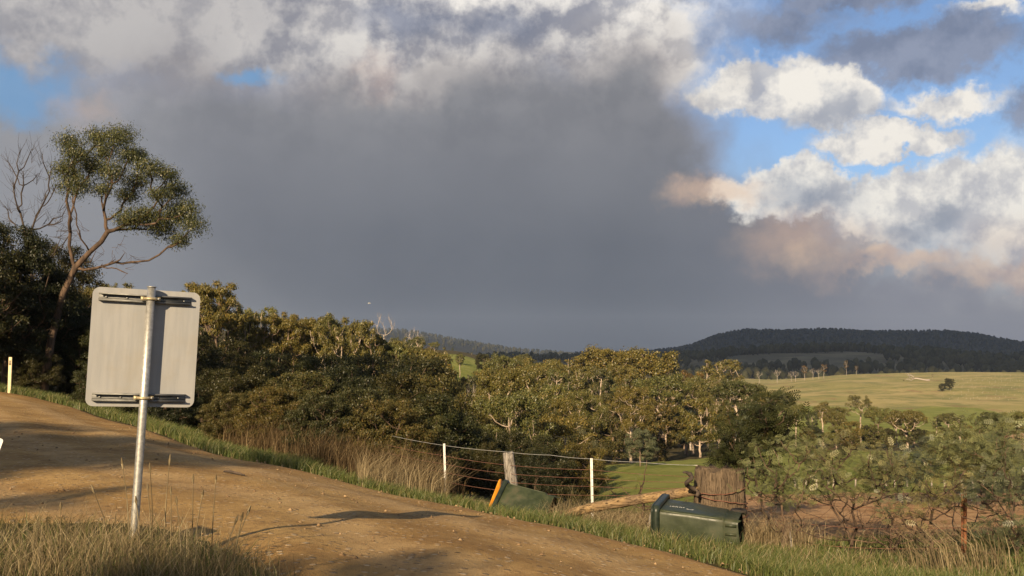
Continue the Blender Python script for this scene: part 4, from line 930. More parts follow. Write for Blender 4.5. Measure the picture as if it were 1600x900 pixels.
# thin shadow on the road, modelled as a dark stick
p0, p1 = hit(350, 743), hit(382, 749)
mb = MB(); pm = (p0 + p1) / 2; mb.tube([p0 - pm, (p0 - pm) * 0.4 + [0, 0, 0.012], (p1 - pm) * 0.5 + [0, 0, 0.006], p1 - pm], [0.012, 0.016, 0.014, 0.008], 7)
o = mb.build('stick', MAT['twig'], None, True); o.location = (pm[0], pm[1], road_z(pm[0], pm[1]) + 0.012); tag(o, 'short dark stick shape standing in for a thin shadow on the gravel road', 'stick')

# ---------------------------------------------------------------- fence, posts and log
def FP(px, py, D_): return at(px, py, D_)
stumpD, oldD = 13.3, 16.4
fence = empty('wire_fence', (0.5, 15.4, H1(0.5, 15.4)), 'sagging wire fence on pale steel pickets beyond the grass verge', 'fence')
f0 = np.array(fence.location)
pick = []
for (pt, pb, D_) in (((694, 693), (697, 775), 17.6), ((924, 716), (926, 792), 14.9)):
    a_, b_ = FP(*pt, D_), FP(*pb, D_); b_[2] = H1(b_[0], b_[1]) - 0.1; pick.append(a_)
    mb = MB(); ax_ = a_ - b_
    for aa in (90, 210, 330):
        d_ = np.array([math.cos(R(aa)), math.sin(R(aa)), 0]) * 0.016
        ln_ = np.linalg.norm(ax_); z_ = unit(ax_); x_ = unit(d_ - z_ * np.dot(d_, z_)); y_ = np.cross(z_, x_)
        mb.box((a_ + b_) / 2 + x_ * 0.010 - f0, (0.020, 0.005, ln_), np.stack([x_, y_, z_], 1))
    o = mb.build('steel_picket', MAT['white paint'], fence)
def wire(pts, r, mat, sag=0.03, name='wire', par=fence, org=f0):
    P_ = []
    pts = [np.array(p_, float) for p_ in pts]
    for a_, b_ in zip(pts[:-1], pts[1:]):
        for t_ in np.linspace(0, 1, 9)[:-1]: P_.append(a_ + (b_ - a_) * t_ - np.array([0, 0, 4 * sag * t_ * (1 - t_)]) - org)
    P_.append(pts[-1] - org); mb = MB(); mb.tube(P_, r, 5); return mb.build(name, mat, par, True)
wire([FP(612, 681, 19.0), FP(694, 696, 17.6), FP(790, 706, 16.4), FP(860, 711, 15.6), FP(924, 717, 14.9), FP(1000, 722, 14.1), FP(1090, 727, 13.3)], 0.003, MAT['silver wire'], 0.01)
for dy, bb in ((16, 20), (29, 36), (42, 52), (56, 66)):
    wire([FP(605, 680 + dy * 0.95, 19.1), FP(694, 696 + dy, 17.6), FP(790, 710 + dy * 1.02, 16.4), FP(924, 718 + dy * 1.0, 14.9), FP(1090, 734 + bb * 0.55, 13.3)], 0.0034, MAT['rusty wire'], 0.015)
for yy in (752, 784, 815): wire([FP(1162, yy + 8, 13.1), FP(1225, yy + 30, 12.2), FP(1506, yy + 40, 10.6), FP(1660, yy + 55, 9.6)], 0.0035, MAT['rusty wire'], 0.05)
# rusty picket on the right run
a_, b_ = FP(1506, 768, 10.7), FP(1504, 850, 10.7); b_[2] = H1(b_[0], b_[1]) - 0.1
mb = MB(); ax_ = a_ - b_; z_ = unit(ax_)
for aa in (80, 200, 320):
    x_ = np.array([math.cos(R(aa)), math.sin(R(aa)), 0]); y_ = np.cross(z_, x_)
    mb.box((a_ + b_) / 2 + x_ * 0.016 - f0, (0.032, 0.006, np.linalg.norm(ax_)), np.stack([x_, y_, z_], 1))
o = mb.build('steel_picket', MAT['rust'], fence); o['label'] = 'rust-red steel picket among the wattles'

def rough_post(base, top, r0, r1, seed, sides=26, n=14, flute=0.1, lumpy=0.04, ragged=0.05):
    rs = np.random.RandomState(seed); base = np.array(base, float); top = np.array(top, float); ax = unit(top - base)
    x_ = unit(np.cross(ax, [0, 1, 0.1])); y_ = np.cross(ax, x_); th = np.linspace(0, 2 * np.pi, sides, endpoint=False)
    fl = 1 + flute * (0.5 * rs.randn(sides)); rag = rs.rand(sides) * ragged; rings = []
    for i in range(n):
        t_ = i / (n - 1); r_ = (r0 + (r1 - r0) * t_) * fl * (1 + lumpy * rs.randn(sides) * 0.5)
        c_ = base + (top - base) * t_; up__ = (rag[:, None] * ax) * (t_ > 0.999) * -1
        rings.append(c_ + r_[:, None] * (np.cos(th)[:, None] * x_ + np.sin(th)[:, None] * y_) + up__)
    mb = MB(); mb.loft(rings); return mb
sp_b = FP(1126, 822, stumpD); sp_b[2] = H1(sp_b[0], sp_b[1]) - 0.1; sp_t = FP(1125, 727, stumpD)
stump = empty('strainer_post', (sp_b[0], sp_b[1], sp_b[2] + 0.1), 'thick old wooden strainer post wound with rusty wire', 'fence post')
so = np.array(stump.location)
rough_post(sp_b - so, sp_t - so, 0.335, 0.305, 3, 56, 16, 0.10, 0.03, 0.10).build('post', MAT['brown post wood'], stump)
rs = np.random.RandomState(8)
for i, zf in enumerate((0.72, 0.55, 0.44, 0.30, 0.22, 0.10, 0.05)):
    ring = []; tilt = rs.uniform(-0.06, 0.06, 2); hh_ = (sp_t[2] - sp_b[2] - 0.1)
    for a in np.linspace(0, 2 * np.pi, 33): ring.append((0.352 * math.cos(a), 0.352 * math.sin(a), zf * hh_ + tilt[0] * math.cos(a) + tilt[1] * math.sin(a) + rs.randn() * 0.004))
    mb = MB(); mb.tube(ring, 0.0065, 5, False); mb.build('wire_wrap', MAT['rusty wire'], stump, True)
knot = MB(); P_ = [FP(1068 + rs.uniform(-4, 4), 738, stumpD - 0.3) - so]
for t_ in np.linspace(0, 1, 12): P_.append(FP(1072 + 14 * t_ + 7 * math.sin(t_ * 9), 738 + 36 * t_, stumpD - 0.35 + 0.1 * math.cos(t_ * 8)) - so)
knot.tube(P_, [0.012] + [0.02 + 0.012 * abs(math.sin(i * 1.7)) for i in range(12)], 6)
knot.build('twisted_wire', MAT['twig'], stump, True)
op_b = FP(797, 790, oldD); op_b[2] = H1(op_b[0], op_b[1]) - 0.1; op_t = FP(794, 705, oldD); op_b = op_b + [0.10, 0, 0]
o = rough_post((0, 0, 0), op_t - op_b, 0.115, 0.088, 5, 20, 10, 0.12, 0.03, 0.06).build('fence_post', MAT['grey post wood']); o.location = op_b
tag(o, 'weathered grey wooden post leaning behind the orange-lidded bin', 'fence post')
for (bp, tp, r_, mat, lab, sd) in (((1222, 866), (1236, 806), 0.055, 'brown post wood', 'short splintered brown stub of a broken fence post', 6), ((1234, 868), (1233, 812), 0.035, 'grey post wood', 'thin grey stake beside the splintered post stub', 7)):
    b_ = FP(*bp, 12.0); b_[2] = H1(b_[0], b_[1]) - 0.08; t_ = FP(*tp, 12.0)
    o = rough_post((0, 0, 0), t_ - b_, r_, r_ * 0.75, sd, 12, 6, 0.2, 0.05, 0.12).build('broken_post', MAT[mat]); o.location = b_; tag(o, lab, 'fence post', 'broken posts beside the green bin')
lg = [FP(872, 806, 13.6), FP(930, 792, 13.6), FP(985, 782, 13.55), FP(1040, 774, 13.4), FP(1092, 766, 13.2)]
lo = np.array([lg[0][0], lg[0][1], H1(*lg[0][:2])])
rings = []; rs = np.random.RandomState(4)
ls = [np.array([np.interp(t_, range(5), [p_[k] for p_ in lg]) for k in range(3)]) for t_ in np.linspace(0, 4, 22)]
fl = 1 + 0.07 * rs.randn(16)
for i, c_ in enumerate(ls):
    tt = i / 21; r_ = (0.068 - 0.016 * abs(tt - 0.45)) * fl * (1 + 0.03 * rs.randn(16)) * (0.35 if i == 0 else (0.7 if i == 1 else 1))
    th = np.linspace(0, 2 * np.pi, 16, endpoint=False); dx = unit(lg[-1] - lg[0]); u_ = unit(np.cross([0, 0, 1], dx)); w_ = np.cross(dx, u_)
    rings.append(c_ - lo + r_[:, None] * (np.cos(th)[:, None] * u_ + np.sin(th)[:, None] * w_))
mb = MB(); mb.loft(rings)
# log grain runs along its length: build it in its own axes
V_ = np.vstack(mb.V); o = link('fallen_log', poly_mesh('fallen_log', V_, np.vstack(mb.F), False), MAT['fresh log wood']); o.location = lo
tag(o, 'fallen split rail lying from the grass up against the strainer post', 'log')
b_ = FP(1008, 822, 13.3); b_[2] = H1(b_[0], b_[1]) - 0.05; t_ = FP(1022, 788, 13.35)
o = rough_post((0, 0, 0), t_ - b_, 0.03, 0.025, 9, 10, 4, 0.2, 0.05, 0.02).build('prop_stick', MAT['grey post wood']); o.location = b_; tag(o, 'slanting stick propped under the fallen rail', 'stick')

# ---------------------------------------------------------------- wheeled bins
def rring(w, d, z, r=0.06, seg=4, yo=0.0):
    pts = []
    for cx, cy, a0 in ((w/2-r, d/2-r, 0), (-w/2+r, d/2-r, 90), (-w/2+r, -d/2+r, 180), (w/2-r, -d/2+r, 270)):
        for i in range(seg + 1):
            a = R(a0 + 90 * i / seg); pts.append((cx + r * math.cos(a), cy + yo + r * math.sin(a), z))
    return np.array(pts)
def make_bin(name, label, loc, M, lid_mat, body_mat, lid_open=None, marks=False, seed=1, torn=0.05, size=1.0):
    root = empty(name, loc, label, 'bin', 'bins tipped over on the verge'); root.matrix_world = Matrix.Translation(Vector(loc)) @ M.to_4x4() @ Matrix.Scale(size, 4)
    rs = np.random.RandomState(seed); mb = MB(); rings = []
    W = lambda z: 0.45 + 0.115 * z; Dp = lambda z: 0.50 + 0.175 * z; YO = lambda z: -0.06 * (1 - z)
    for z in (0.0, 0.02, 0.05, 0.17, 0.185, 0.2, 0.4, 0.6, 0.8, 0.93, 0.985):
        k = 0.0 if z >= 0.185 else 0.022
        rg = rring(W(z) - k, Dp(z) - k, z, 0.055, 5, YO(z)); rg[:, :2] *= 1 + 0.006 * rs.randn()
        if 0.3 < z < 0.9: rg[:, 0] *= 1 - 0.018 * math.sin(z * 7)
        if z == 0.0:
            j = np.arange(len(rg)); rg[:, 2] += torn * (0.5 + 0.9 * np.sin(j * 1.3 + seed) + 0.5 * rs.randn(len(rg)))
        rings.append(rg)
    mb.loft(rings, False, False)
    ir = [r_.copy() for r_ in rings[::-1]]
    for r_ in ir: c_ = r_.mean(0); r_[:, :2] = c_[:2] + (r_[:, :2] - c_[:2]) * 0.985
    mb.loft(ir, False, False)
    body = mb.build('body', body_mat, root, False); body.data.polygons.foreach_set('use_smooth', np.ones(len(body.data.polygons), bool))
    es = body.modifiers.new('edges', 'EDGE_SPLIT'); es.split_angle = R(42)
    rb = MB(); o_, i_ = [], []
    for z, e in ((0.925, 0.012), (0.93, 0.045), (0.995, 0.05), (1.0, 0.04)): o_.append(rring(W(1) + e * 2, Dp(1) + e * 2, z, 0.075, 5, YO(1)))
    rb.loft(o_ + [rring(W(1) - 0.01, Dp(1) - 0.01, 1.0, 0.05, 5, YO(1))], False, False); rb.build('rim', MAT['dark green plastic'], root)
    for i in range(4):                                                      # ribs round the foot
        rbm = MB(); z = 0.0; xx = -0.15 + 0.1 * i
        rbm.box((xx, -Dp(0.1) / 2 + YO(0.1) + 0.006, 0.10), (0.028, 0.014, 0.13)); rbm.build('rib', body_mat, root)
    for s in (-1, 1):                                                        # seam along each front corner
        sm_ = MB(); sm_.tube([(s * (W(z) / 2 - 0.014), -Dp(z) / 2 + YO(z) + 0.014, z) for z in (0.2, 0.35, 0.5, 0.65, 0.8, 0.92)], 0.009, 6); sm_.build('corner_bead', MAT['scuffed green plastic'], root, True)
    ld = MB(); lr = [rring(W(1) + 0.10, Dp(1) + 0.09, z_, 0.08, 5) for z_ in (0.0, 0.014)] + [rring(W(1) + 0.06, Dp(1) + 0.05, 0.026, 0.08, 5), rring(W(1) - 0.1, Dp(1) - 0.12, 0.036, 0.1, 5)]
    ld.loft(lr); lo_ = ld.build('lid', lid_mat, root); hy = Dp(1) / 2 + 0.05
    if lid_open is None: lo_.location = (0, YO(1), 1.003)
    else: lo_.matrix_local = Matrix.Translation((0, hy, 1.01)) @ Matrix.Rotation(lid_open, 4, 'X') @ Matrix.Translation((0, -hy, 0))
    hd = MB(); hd.tube([(-0.2, hy - 0.06, 0.97), (-0.2, hy + 0.03, 0.985), (0.2, hy + 0.03, 0.985), (0.2, hy - 0.06, 0.97)], 0.014, 8); hd.build('handle', MAT['dark green plastic'], root, True)
    wy, wz = Dp(0.1) / 2 + YO(0.1) + 0.035, 0.07
    axl = MB(); axl.tube([(-0.22, wy, wz), (0.22, wy, wz)], 0.010, 8); axl.build('axle', MAT['galvanised steel'], root, True)
    for s in (-1, 1):
        wh = MB(); prof = [(0.06, -0.022), (0.094, -0.024), (0.10, -0.012), (0.10, 0.012), (0.094, 0.024), (0.06, 0.022)]
        wh.loft([np.array([(s * 0.20 + x, wy + r_ * math.cos(a), wz + r_ * math.sin(a)) for a in np.linspace(0, 2 * np.pi, 20, endpoint=False)]) for r_, x in prof], False, False)
        w_o = wh.build('wheel', MAT['black rubber'], root, True)
        hb = MB(); hb.loft([np.array([(s * 0.20 + x, wy + r_ * math.cos(a), wz + r_ * math.sin(a)) for a in np.linspace(0, 2 * np.pi, 16, endpoint=False)]) for r_, x in ((0.06, -0.02), (0.058, -0.012), (0.058, 0.012), (0.06, 0.02))]); hb.build('hub', MAT['black rubber'], w_o)
    if marks:
        # worn white print on the upper flank (local +X) and a small white tab on the front
        mk = MB()
        for i, (h_, dz) in enumerate(((0.03, 0.0), (0.026, 0.004), (0.034, 0.0), (0.04, 0.006), (0.036, -0.004), (0.03, 0.002), (0.034, 0.0), (0.028, 0.004))):
            z = 0.84 - 0.022 * i; x_ = W(z) / 2 * (1 - 0.018 * math.sin(z * 7)) + 0.003
            mk.box((x_, -0.10 + dz, z), (0.002, h_, 0.009)); 
            if i % 2: mk.box((x_, -0.10 + dz + h_ * 0.4, z - 0.009), (0.002, 0.006, 0.012))
        for i in range(7):
            a = R(180 + 28 * i); z = 0.60 + 0.035 * math.cos(a); x_ = W(z) / 2 * (1 - 0.018 * math.sin(z * 7)) + 0.003
            mk.box((x_, -0.13 + 0.02 * math.sin(a), z), (0.002, 0.008, 0.017))
        mk.build('worn_lettering', MAT['worn print'], root)
        tb = MB(); z = 0.83; tb.box((-0.10, -Dp(z) / 2 + YO(z) - 0.004, z), (0.055, 0.003, 0.022)); tb.build('white_tag', MAT['worn print'], root)
    return root
# nearer bin: lies on its side, foot towards the stump side, front facing the road
def axes(z_, x_hint):
    z_ = unit(np.array(z_, float)); x_ = np.array(x_hint, float); x_ = unit(x_ - z_ * np.dot(x_, z_)); y_ = np.cross(z_, x_)
    return Matrix(((x_[0], y_[0], z_[0]), (x_[1], y_[1], z_[1]), (x_[2], y_[2], z_[2])))
MbR = axes((-0.95, 0.33, 0.03), (-0.06, -0.06, 1.0))
pR = FP(1160, 840, 12.0); pR[2] = H1(pR[0], pR[1]) + 0.19
make_bin('wheelie_bin', 'dark green wheelie bin lying on its side against the strainer post, base split open', pR, MbR, MAT['dark green plastic'], MAT['green plastic'], None, True, 2, 0.03)
MbL = axes((-0.86, 0.46, 0.10), (0.2, 0.72, -0.66))
pL = FP(864, 792, 14.7); pL[2] = H1(pL[0], pL[1]) + 0.10
make_bin('wheelie_bin', 'torn dark green wheelie bin with orange lid hanging open before the grey post', pL, MbL, MAT['orange plastic'], MAT['green plastic'], R(-5), False, 5, 0.12, 0.86)

# ---------------------------------------------------------------- wattles by the fence
def frond_template(k=5):
    V, Fq = [], []
    def rh(a, b, w):
        a = np.array(a); b = np.array(b); d = b - a; s_ = np.array([-d[1], d[0], 0]); s_ = s_ / (np.linalg.norm(s_) + 1e-9) * w; m_ = a + d * 0.5
        n_ = len(V); V.extend([a, m_ + s_, b, m_ - s_]); Fq.append([n_, n_ + 1, n_ + 2, n_ + 3])
    rh((0, 0, 0), (1, 0, -0.12), 0.012)
    for i in range(1, k + 1):
        x = i / (k + 0.6); l = 0.36 * math.sin(math.pi * (0.18 + 0.72 * x)); z = -0.12 * x * x
        for s in (-1, 1): rh((x, 0, z), (x + l * 0.6, s * l * 0.85, z - 0.05 * l), 0.05)
    return np.array(V, float), np.array(Fq)
TV, TF = frond_template()
def fronds(P, ax, nn, L, rs):
    n = len(P); ax = unit(ax); nn = unit(nn - ax * (nn * ax).sum(1)[:, None]); sd = np.cross(nn, ax)
    V = P[:, None, :] + L[:, None, None] * (TV[None, :, 0:1] * ax[:, None] + TV[None, :, 1:2] * sd[:, None] + TV[None, :, 2:3] * nn[:, None])
    Fq = (TF[None] + (np.arange(n) * len(TV))[:, None, None]).reshape(-1, 4)
    return V.reshape(-1, 3), Fq, np.repeat(np.clip(rs.rand(n) * 0.8 + 0.1, 0, 1), len(TF)) + rs.rand(n * len(TF)) * 0.12
def wattle(label, base_px, D_, ell, nclump, per, seed, bare=6, flen=0.115, r0=0.019, mat='wattle', depth=0.7, cr=0.16, stem_top=None):
    rs = np.random.RandomState(seed); b_ = at(base_px[0], base_px[1], D_); b_[2] = H1(b_[0], b_[1]) - 0.02
    C = []
    for (cx, cy, rx, ry, wgt) in ell:
        for _ in range(max(1, int(nclump * wgt))):
            a = rs.rand() * 6.28; r_ = math.sqrt(rs.rand()); C.append(at(cx + rx * r_ * math.cos(a), cy + ry * r_ * math.sin(a), D_ + rs.uniform(-depth, depth)) - b_)
    C = np.array(C); st = stem_top or (ell[0][0], ell[0][1] + ell[0][3] * 0.7)
    tp = at(st[0], st[1], D_) - b_; n = 8; t_ = np.linspace(0, 1, n)[:, None]
    tr = t_ * tp + np.concatenate([np.zeros((1, 3)), rs.randn(n - 2, 3) * 0.03, np.zeros((1, 3))]); tr[0, 2] = -0.1
    B = [np.array([tp[0] * u + rs.randn() * 0.38, tp[1] * u + rs.randn() * 0.25, tp[2] * (0.35 + 0.6 * u)]) for u in rs.rand(bare)]
    mb, P_, rad = skeleton(tr, r0, np.vstack([C, B]) if bare else C, rs, 5, 0.0035, 0.15, 0.16, 0.5, 0.2)
    for bb in B:
        for _ in range(4):
            d = unit(rs.randn(3) + [0, 0, 0.3]); l = 0.12 + 0.16 * rs.rand(); mb.tube([bb, bb + d * l * 0.5 + rs.randn(3) * 0.02, bb + d * l], [0.003, 0.0022, 0.0012], 3, False)
    per = int(per * 2.2); k = len(C) * per; ci = np.repeat(np.arange(len(C)), per)
    off = unit(rs.randn(k, 3)) * (cr * rs.rand(k) ** 0.5)[:, None]; off[:, 2] *= 0.55
    ax = rs.randn(k, 3) * 0.7 + unit(off) * 0.9; ax[:, 2] = ax[:, 2] * 0.55 + 0.12; nn = rs.randn(k, 3) * 0.65 + np.array([0, -0.15, 1.0])
    V_, F_, r_ = fronds(C[ci] + off, ax, nn, flen * (0.5 + 0.6 * rs.rand(k)), rs)
    o = empty('wattle', b_, label, 'shrub', 'wattles along the right of the fence')
    mb.build('trunk', MAT['bark'], o, True); link('crown', poly_mesh('crown', V_, F_, False, r_), MAT[mat], o); return o
wattle('wattle with leafy crown standing by the splintered post stub', (1228, 868), 12.1, [(1225, 730, 58, 62, 0.7), (1200, 760, 45, 30, 0.3), (1270, 720, 40, 40, 0.3)], 46, 8, 61)
wattle('widest wattle, its layered crown over the bare tilled soil', (1332, 880), 11.6, [(1335, 735, 78, 48, 0.8), (1290, 700, 45, 28, 0.25), (1390, 745, 35, 30, 0.2), (1300, 775, 40, 16, 0.15)], 56, 8, 62, bare=12)
wattle('tall dark wattle overhanging the strainer post', (1205, 838), 14.2, [(1170, 680, 42, 48, 0.6), (1215, 660, 40, 45, 0.5), (1135, 712, 28, 22, 0.25), (1180, 730, 40, 20, 0.2)], 48, 9, 63, mat='dkgum', cr=0.2, flen=0.2)
wattle('wattle at the fence end beyond the rusty picket', (1592, 890), 10.3, [(1590, 740, 68, 48, 0.7), (1540, 770, 40, 24, 0.2), (1580, 825, 48, 18, 0.25), (1640, 760, 40, 60, 0.3)], 52, 8, 64, bare=10)
wattle('sparse twiggy wattle sapling between the wide wattle and the rusty picket', (1452, 876), 11.0, [(1462, 770, 45, 26, 0.5), (1430, 800, 30, 18, 0.2), (1490, 745, 30, 22, 0.3)], 26, 6, 65, bare=16, r0=0.02)
wattle('small low wattle in front of the rusty picket', (1392, 868), 11.2, [(1390, 800, 30, 20, 0.5)], 12, 5, 66, bare=18, r0=0.018)
wattle('silvery wattle behind the rusty picket', (1545, 800), 17.5, [(1540, 690, 62, 38, 0.7), (1480, 720, 50, 26, 0.4)], 60, 9, 67, mat='wattle', cr=0.22, flen=0.22, depth=1.2)
wattle('grey tangled wattle behind the widest wattle', (1415, 790), 19, [(1410, 735, 46, 26, 0.8)], 34, 8, 68, mat='grey', cr=0.22, flen=0.2, depth=1.2, bare=16)
wattle('spindly near-leafless sapling behind the fallen rail', (1006, 776), 15.5, [(1006, 735, 26, 22, 0.3)], 8, 3, 69, bare=14, r0=0.02, flen=0.12)

# ---------------------------------------------------------------- grass
def blades(P, h, w, rs, mat, name, label, lean=0.35, cat='grass', wind=(0.15, 0.05), zoff=0.0, bend=1.0):
    n = len(P); z = hgt(P[:, 0], P[:, 1]) + zoff
    a = rs.rand(n) * 6.28; sd = np.stack([np.cos(a), np.sin(a), np.zeros(n)], -1)
    ln = rs.randn(n, 2) * lean + np.array(wind); d = np.concatenate([ln, np.ones((n, 1))], 1)
    b = np.concatenate([P, z[:, None] - 0.015], 1); h = h[:, None]; w = w[:, None]
    d1 = b + d * [0.35, 0.35, 1] * h * 0.55; d2 = b + np.concatenate([ln * bend, np.full((n, 1), 0.95)], 1) * h
    V = np.stack([b - sd * w * 0.5, b + sd * w * 0.5, d1 + sd * w * 0.42, d1 - sd * w * 0.42, d2 + sd * w * 0.08, d2 - sd * w * 0.08], 1).reshape(-1, 3)
    k = (np.arange(n) * 6)[:, None]; Fq = np.stack([k + [0, 1, 2, 3], k + [3, 2, 4, 5]], 1).reshape(-1, 4)
    o = link(name, poly_mesh(name, V, Fq, False, np.repeat(rs.rand(n), 2)), mat); return tag(o, label, cat, kind='stuff')
rs = np.random.RandomState(90)
# verge strip along the far road edge
def along_edge(n, d0, d1, wfun, power=1.0):
    sel = np.nonzero((FEs[:, 1] > d0) & (FEs[:, 1] < d1))[0]; tng = np.gradient(FEs, axis=0); nrm = np.stack([tng[:, 1], -tng[:, 0]], -1); nrm = unit(nrm)
    mid_ = NEs - FEs; flip = np.sign((nrm * mid_).sum(1)); nrm = -nrm * flip[:, None]
    p = 1.0 / np.maximum(FEs[sel, 1], 5); p /= p.sum(); ii = rs.choice(sel, n, p=p); t = rs.rand(n) ** power
    P = FEs[ii] + (FEs[np.minimum(ii + 1, NL - 1)] - FEs[ii]) * rs.rand(n)[:, None] + nrm[ii] * (t * wfun(ii, n))[:, None]
    return P
wf = lambda ii, n: 1.25 + 0.35 * np.sin(ii * 0.21) + 0.25 * np.sin(ii * 0.53 + 1)
P = along_edge(62000, 6, 60, wf); ed = 0.10 * vnoise(P[:, 0] * 1.3, P[:, 1] * 1.3, 1.0, 0.3)
tuft = 0.55 + 0.45 * vnoise(P[:, 0] * 2.2, P[:, 1] * 2.2, 1.0, 4.0)
P = P + ed[:, None]
far_ = np.clip(P[:, 1] / 14, 0.8, 1.8)
blades(P, (0.07 + 0.12 * rs.rand(len(P))) * (0.75 + 0.6 * np.clip(tuft, 0, 1)) * np.clip(far_, 1, 1.35), 0.0075 * far_ * (0.7 + 0.6 * rs.rand(len(P))), rs, MAT['green'], 'verge_grass', 'lush green grass strip along the far side of the road')
P = along_edge(4200, 6, 45, lambda ii, n: 1.7 + 0.3 * np.sin(ii * 0.3), 0.5)
blades(P, 0.08 + 0.14 * rs.rand(len(P)), np.full(len(P), 0.006), rs, MAT['straw'], 'verge_straw', 'pale dead stalks mixed through the verge grass', 0.4)
# scattered low grass beyond the fence foot and under the wattles
def pxpatch(n, p0, p1, d0, d1):
    px = rs.uniform(p0, p1, n); d = np.exp(rs.uniform(math.log(d0), math.log(d1), n)); return np.stack([(px - 800) / F * d, d], -1)
P = pxpatch(16000, 1150, 1680, 9.0, 12.6); keep = vnoise(P[:, 0] * 1.6, P[:, 1] * 1.6, 1.0, 1.0) > -0.35; P = P[keep]
blades(P, 0.05 + 0.09 * rs.rand(len(P)), np.full(len(P), 0.008), rs, MAT['green'], 'fence_grass', 'green grass under the wattles by the fence')
P = pxpatch(1700, 1140, 1700, 9.4, 13.0); keep = vnoise(P[:, 0] * 1.3, P[:, 1] * 1.9, 1.0, 2.2) > 0.05; P = P[keep]
blades(P, 0.10 + 0.22 * rs.rand(len(P)) ** 1.5, np.full(len(P), 0.006), rs, MAT['straw'], 'dry_grass', 'dry straw grass round the wattle stems', 0.45)
def tufts(centres, n, rad, h0, h1, mat, name, label, lean=0.35, wind=(0.1, 0), w=0.007):
    Ps = []
    for (px, py, D_) in centres:
        c_ = at(px, py, D_); Ps.append(np.stack([c_[0] + rs.randn(n) * rad, D_ + rs.randn(n) * rad], -1))
    P = np.vstack(Ps); return blades(P, h0 + (h1 - h0) * rs.rand(len(P)) ** 1.3, np.full(len(P), w), rs, mat, name, label, lean, wind=wind)
tufts([(1440, 880, 9.6), (1490, 880, 9.5), (1520, 885, 9.4), (1555, 890, 9.3), (1470, 888, 9.2)], 50, 0.09, 0.25, 0.6, MAT['straw'], 'straw_tufts', 'tall leaning straw tufts at the foot of the rusty picket', 0.22, (-0.38, 0.0))
tufts([(1172, 850, 12.3), (1190, 852, 12.4), (1210, 855, 12.3), (1255, 860, 12.0)], 150, 0.12, 0.2, 0.5, MAT['straw'], 'straw_tufts', 'straw tufts between the green bin and the post stub', 0.3, (-0.05, 0.0))
tufts([(880, 810, 13.4), (905, 812, 13.5), (940, 815, 13.4), (975, 818, 13.2), (1010, 822, 13.0), (890, 795, 14.4), (860, 795, 14.8)], 170, 0.17, 0.15, 0.42, MAT['straw'], 'straw_tufts', 'matted dry grass along the fallen rail', 0.6, (0.2, 0.0))
tufts([(880, 785, 16.0), (905, 780, 16.5), (945, 778, 17), (975, 775, 17), (1000, 772, 17.5), (1020, 775, 16)], 130, 0.3, 0.25, 0.75, MAT['meadow'], 'weed_thicket', 'tall seeding weeds behind the steel picket', 0.35, (0.15, 0))
P = np.vstack([pxpatch(2600, 900, 1075, 14.3, 18)]); blades(P, 0.12 + 0.4 * rs.rand(len(P)) ** 2, np.full(len(P), 0.007), rs, MAT['straw'], 'dry_grass', 'thin dry grass behind the fallen rail', 0.5)
# dead bracken at the foot of the thicket
P = along_edge(9000, 14.5, 27, lambda ii, n: np.full(n, 1.0)); tng = None
sel = (P[:, 0] > -9) & (P[:, 0] < -2.6); P = P[sel] + unit(np.array([0.75, 0.66])) * (1.35 + 1.0 * rs.rand(sel.sum())[:, None])
blades(P, 0.25 + 0.75 * rs.rand(len(P)) ** 1.4, 0.009 + 0.006 * rs.rand(len(P)), rs, MAT['bracken'], 'dead_bracken', 'brown dead stalks standing at the foot of the thicket', 0.28)
P = pxpatch(1200, 560, 700, 16.2, 18.5); blades(P, 0.25 + 0.5 * rs.rand(len(P)), np.full(len(P), 0.008), rs, MAT['straw'], 'pale_stalks', 'pale dead stalks leaning by the first steel picket', 0.35, wind=(0.25, 0))
# rough grass on the near bank round the sign
def inside_near(P):
    d = np.array([np.min(np.hypot(NEs[:, 0] - p[0], NEs[:, 1] - p[1])) for p in P]); j = [int(np.argmin(np.hypot(NEs[:, 0] - p[0], NEs[:, 1] - p[1]))) for p in P]
    tow = FEs[j] - NEs[j]; s = ((P - NEs[j]) * tow).sum(1); return np.where(s < 0, d, -d)
n = 36000; P = np.stack([rs.uniform(-8.5, 0.8, n), rs.uniform(2.6, 10.5, n)], -1); P = P[(np.abs(P[:, 0]) < P[:, 1] * 0.62 + 0.4)]
dd_ = inside_near(P); ragged = 0.16 * vnoise(P[:, 0] * 2, P[:, 1] * 2, 1.0, 0.2) + 0.02; P = P[dd_ > ragged - 0.12 * (rs.rand(len(P)) ** 4) * 4]
vn = vnoise(P[:, 0] * 1.1, P[:, 1] * 1.1, 1.0, 0.9)
blades(P, (0.035 + 0.085 * rs.rand(len(P))) * (1.0 + 0.6 * np.clip(vn, -0.4, 1)), 0.0042 + 0.003 * rs.rand(len(P)), rs, MAT['meadow'], 'bank_grass', 'rough olive grass on the near bank round the sign', 0.5)
n = 8000; c0 = sb[:2]; P = np.stack([c0[0] + 0.22 + rs.randn(n) * 0.72, c0[1] - 0.75 + rs.randn(n) * 0.45], -1); dd_ = inside_near(P); P = P[(dd_ > 0.05) & (P[:, 1] > 3.2)]
blades(P, 0.10 + 0.30 * rs.rand(len(P)) ** 1.7, np.full(len(P), 0.0038), rs, MAT['straw'], 'dry_grass', 'dry brown grass tussock round the sign pole', 0.32, wind=(0.05, 0))
n = 3600; P = np.stack([c0[0] + 0.30 + rs.randn(n) * 0.6, c0[1] - 0.6 + rs.randn(n) * 0.4], -1); dd_ = inside_near(P); P = P[dd_ > 0.0]
blades(P, 0.09 + 0.16 * rs.rand(len(P)), np.full(len(P), 0.006), rs, MAT['green'], 'tussock', 'green tussock at the foot of the sign pole', 0.35)
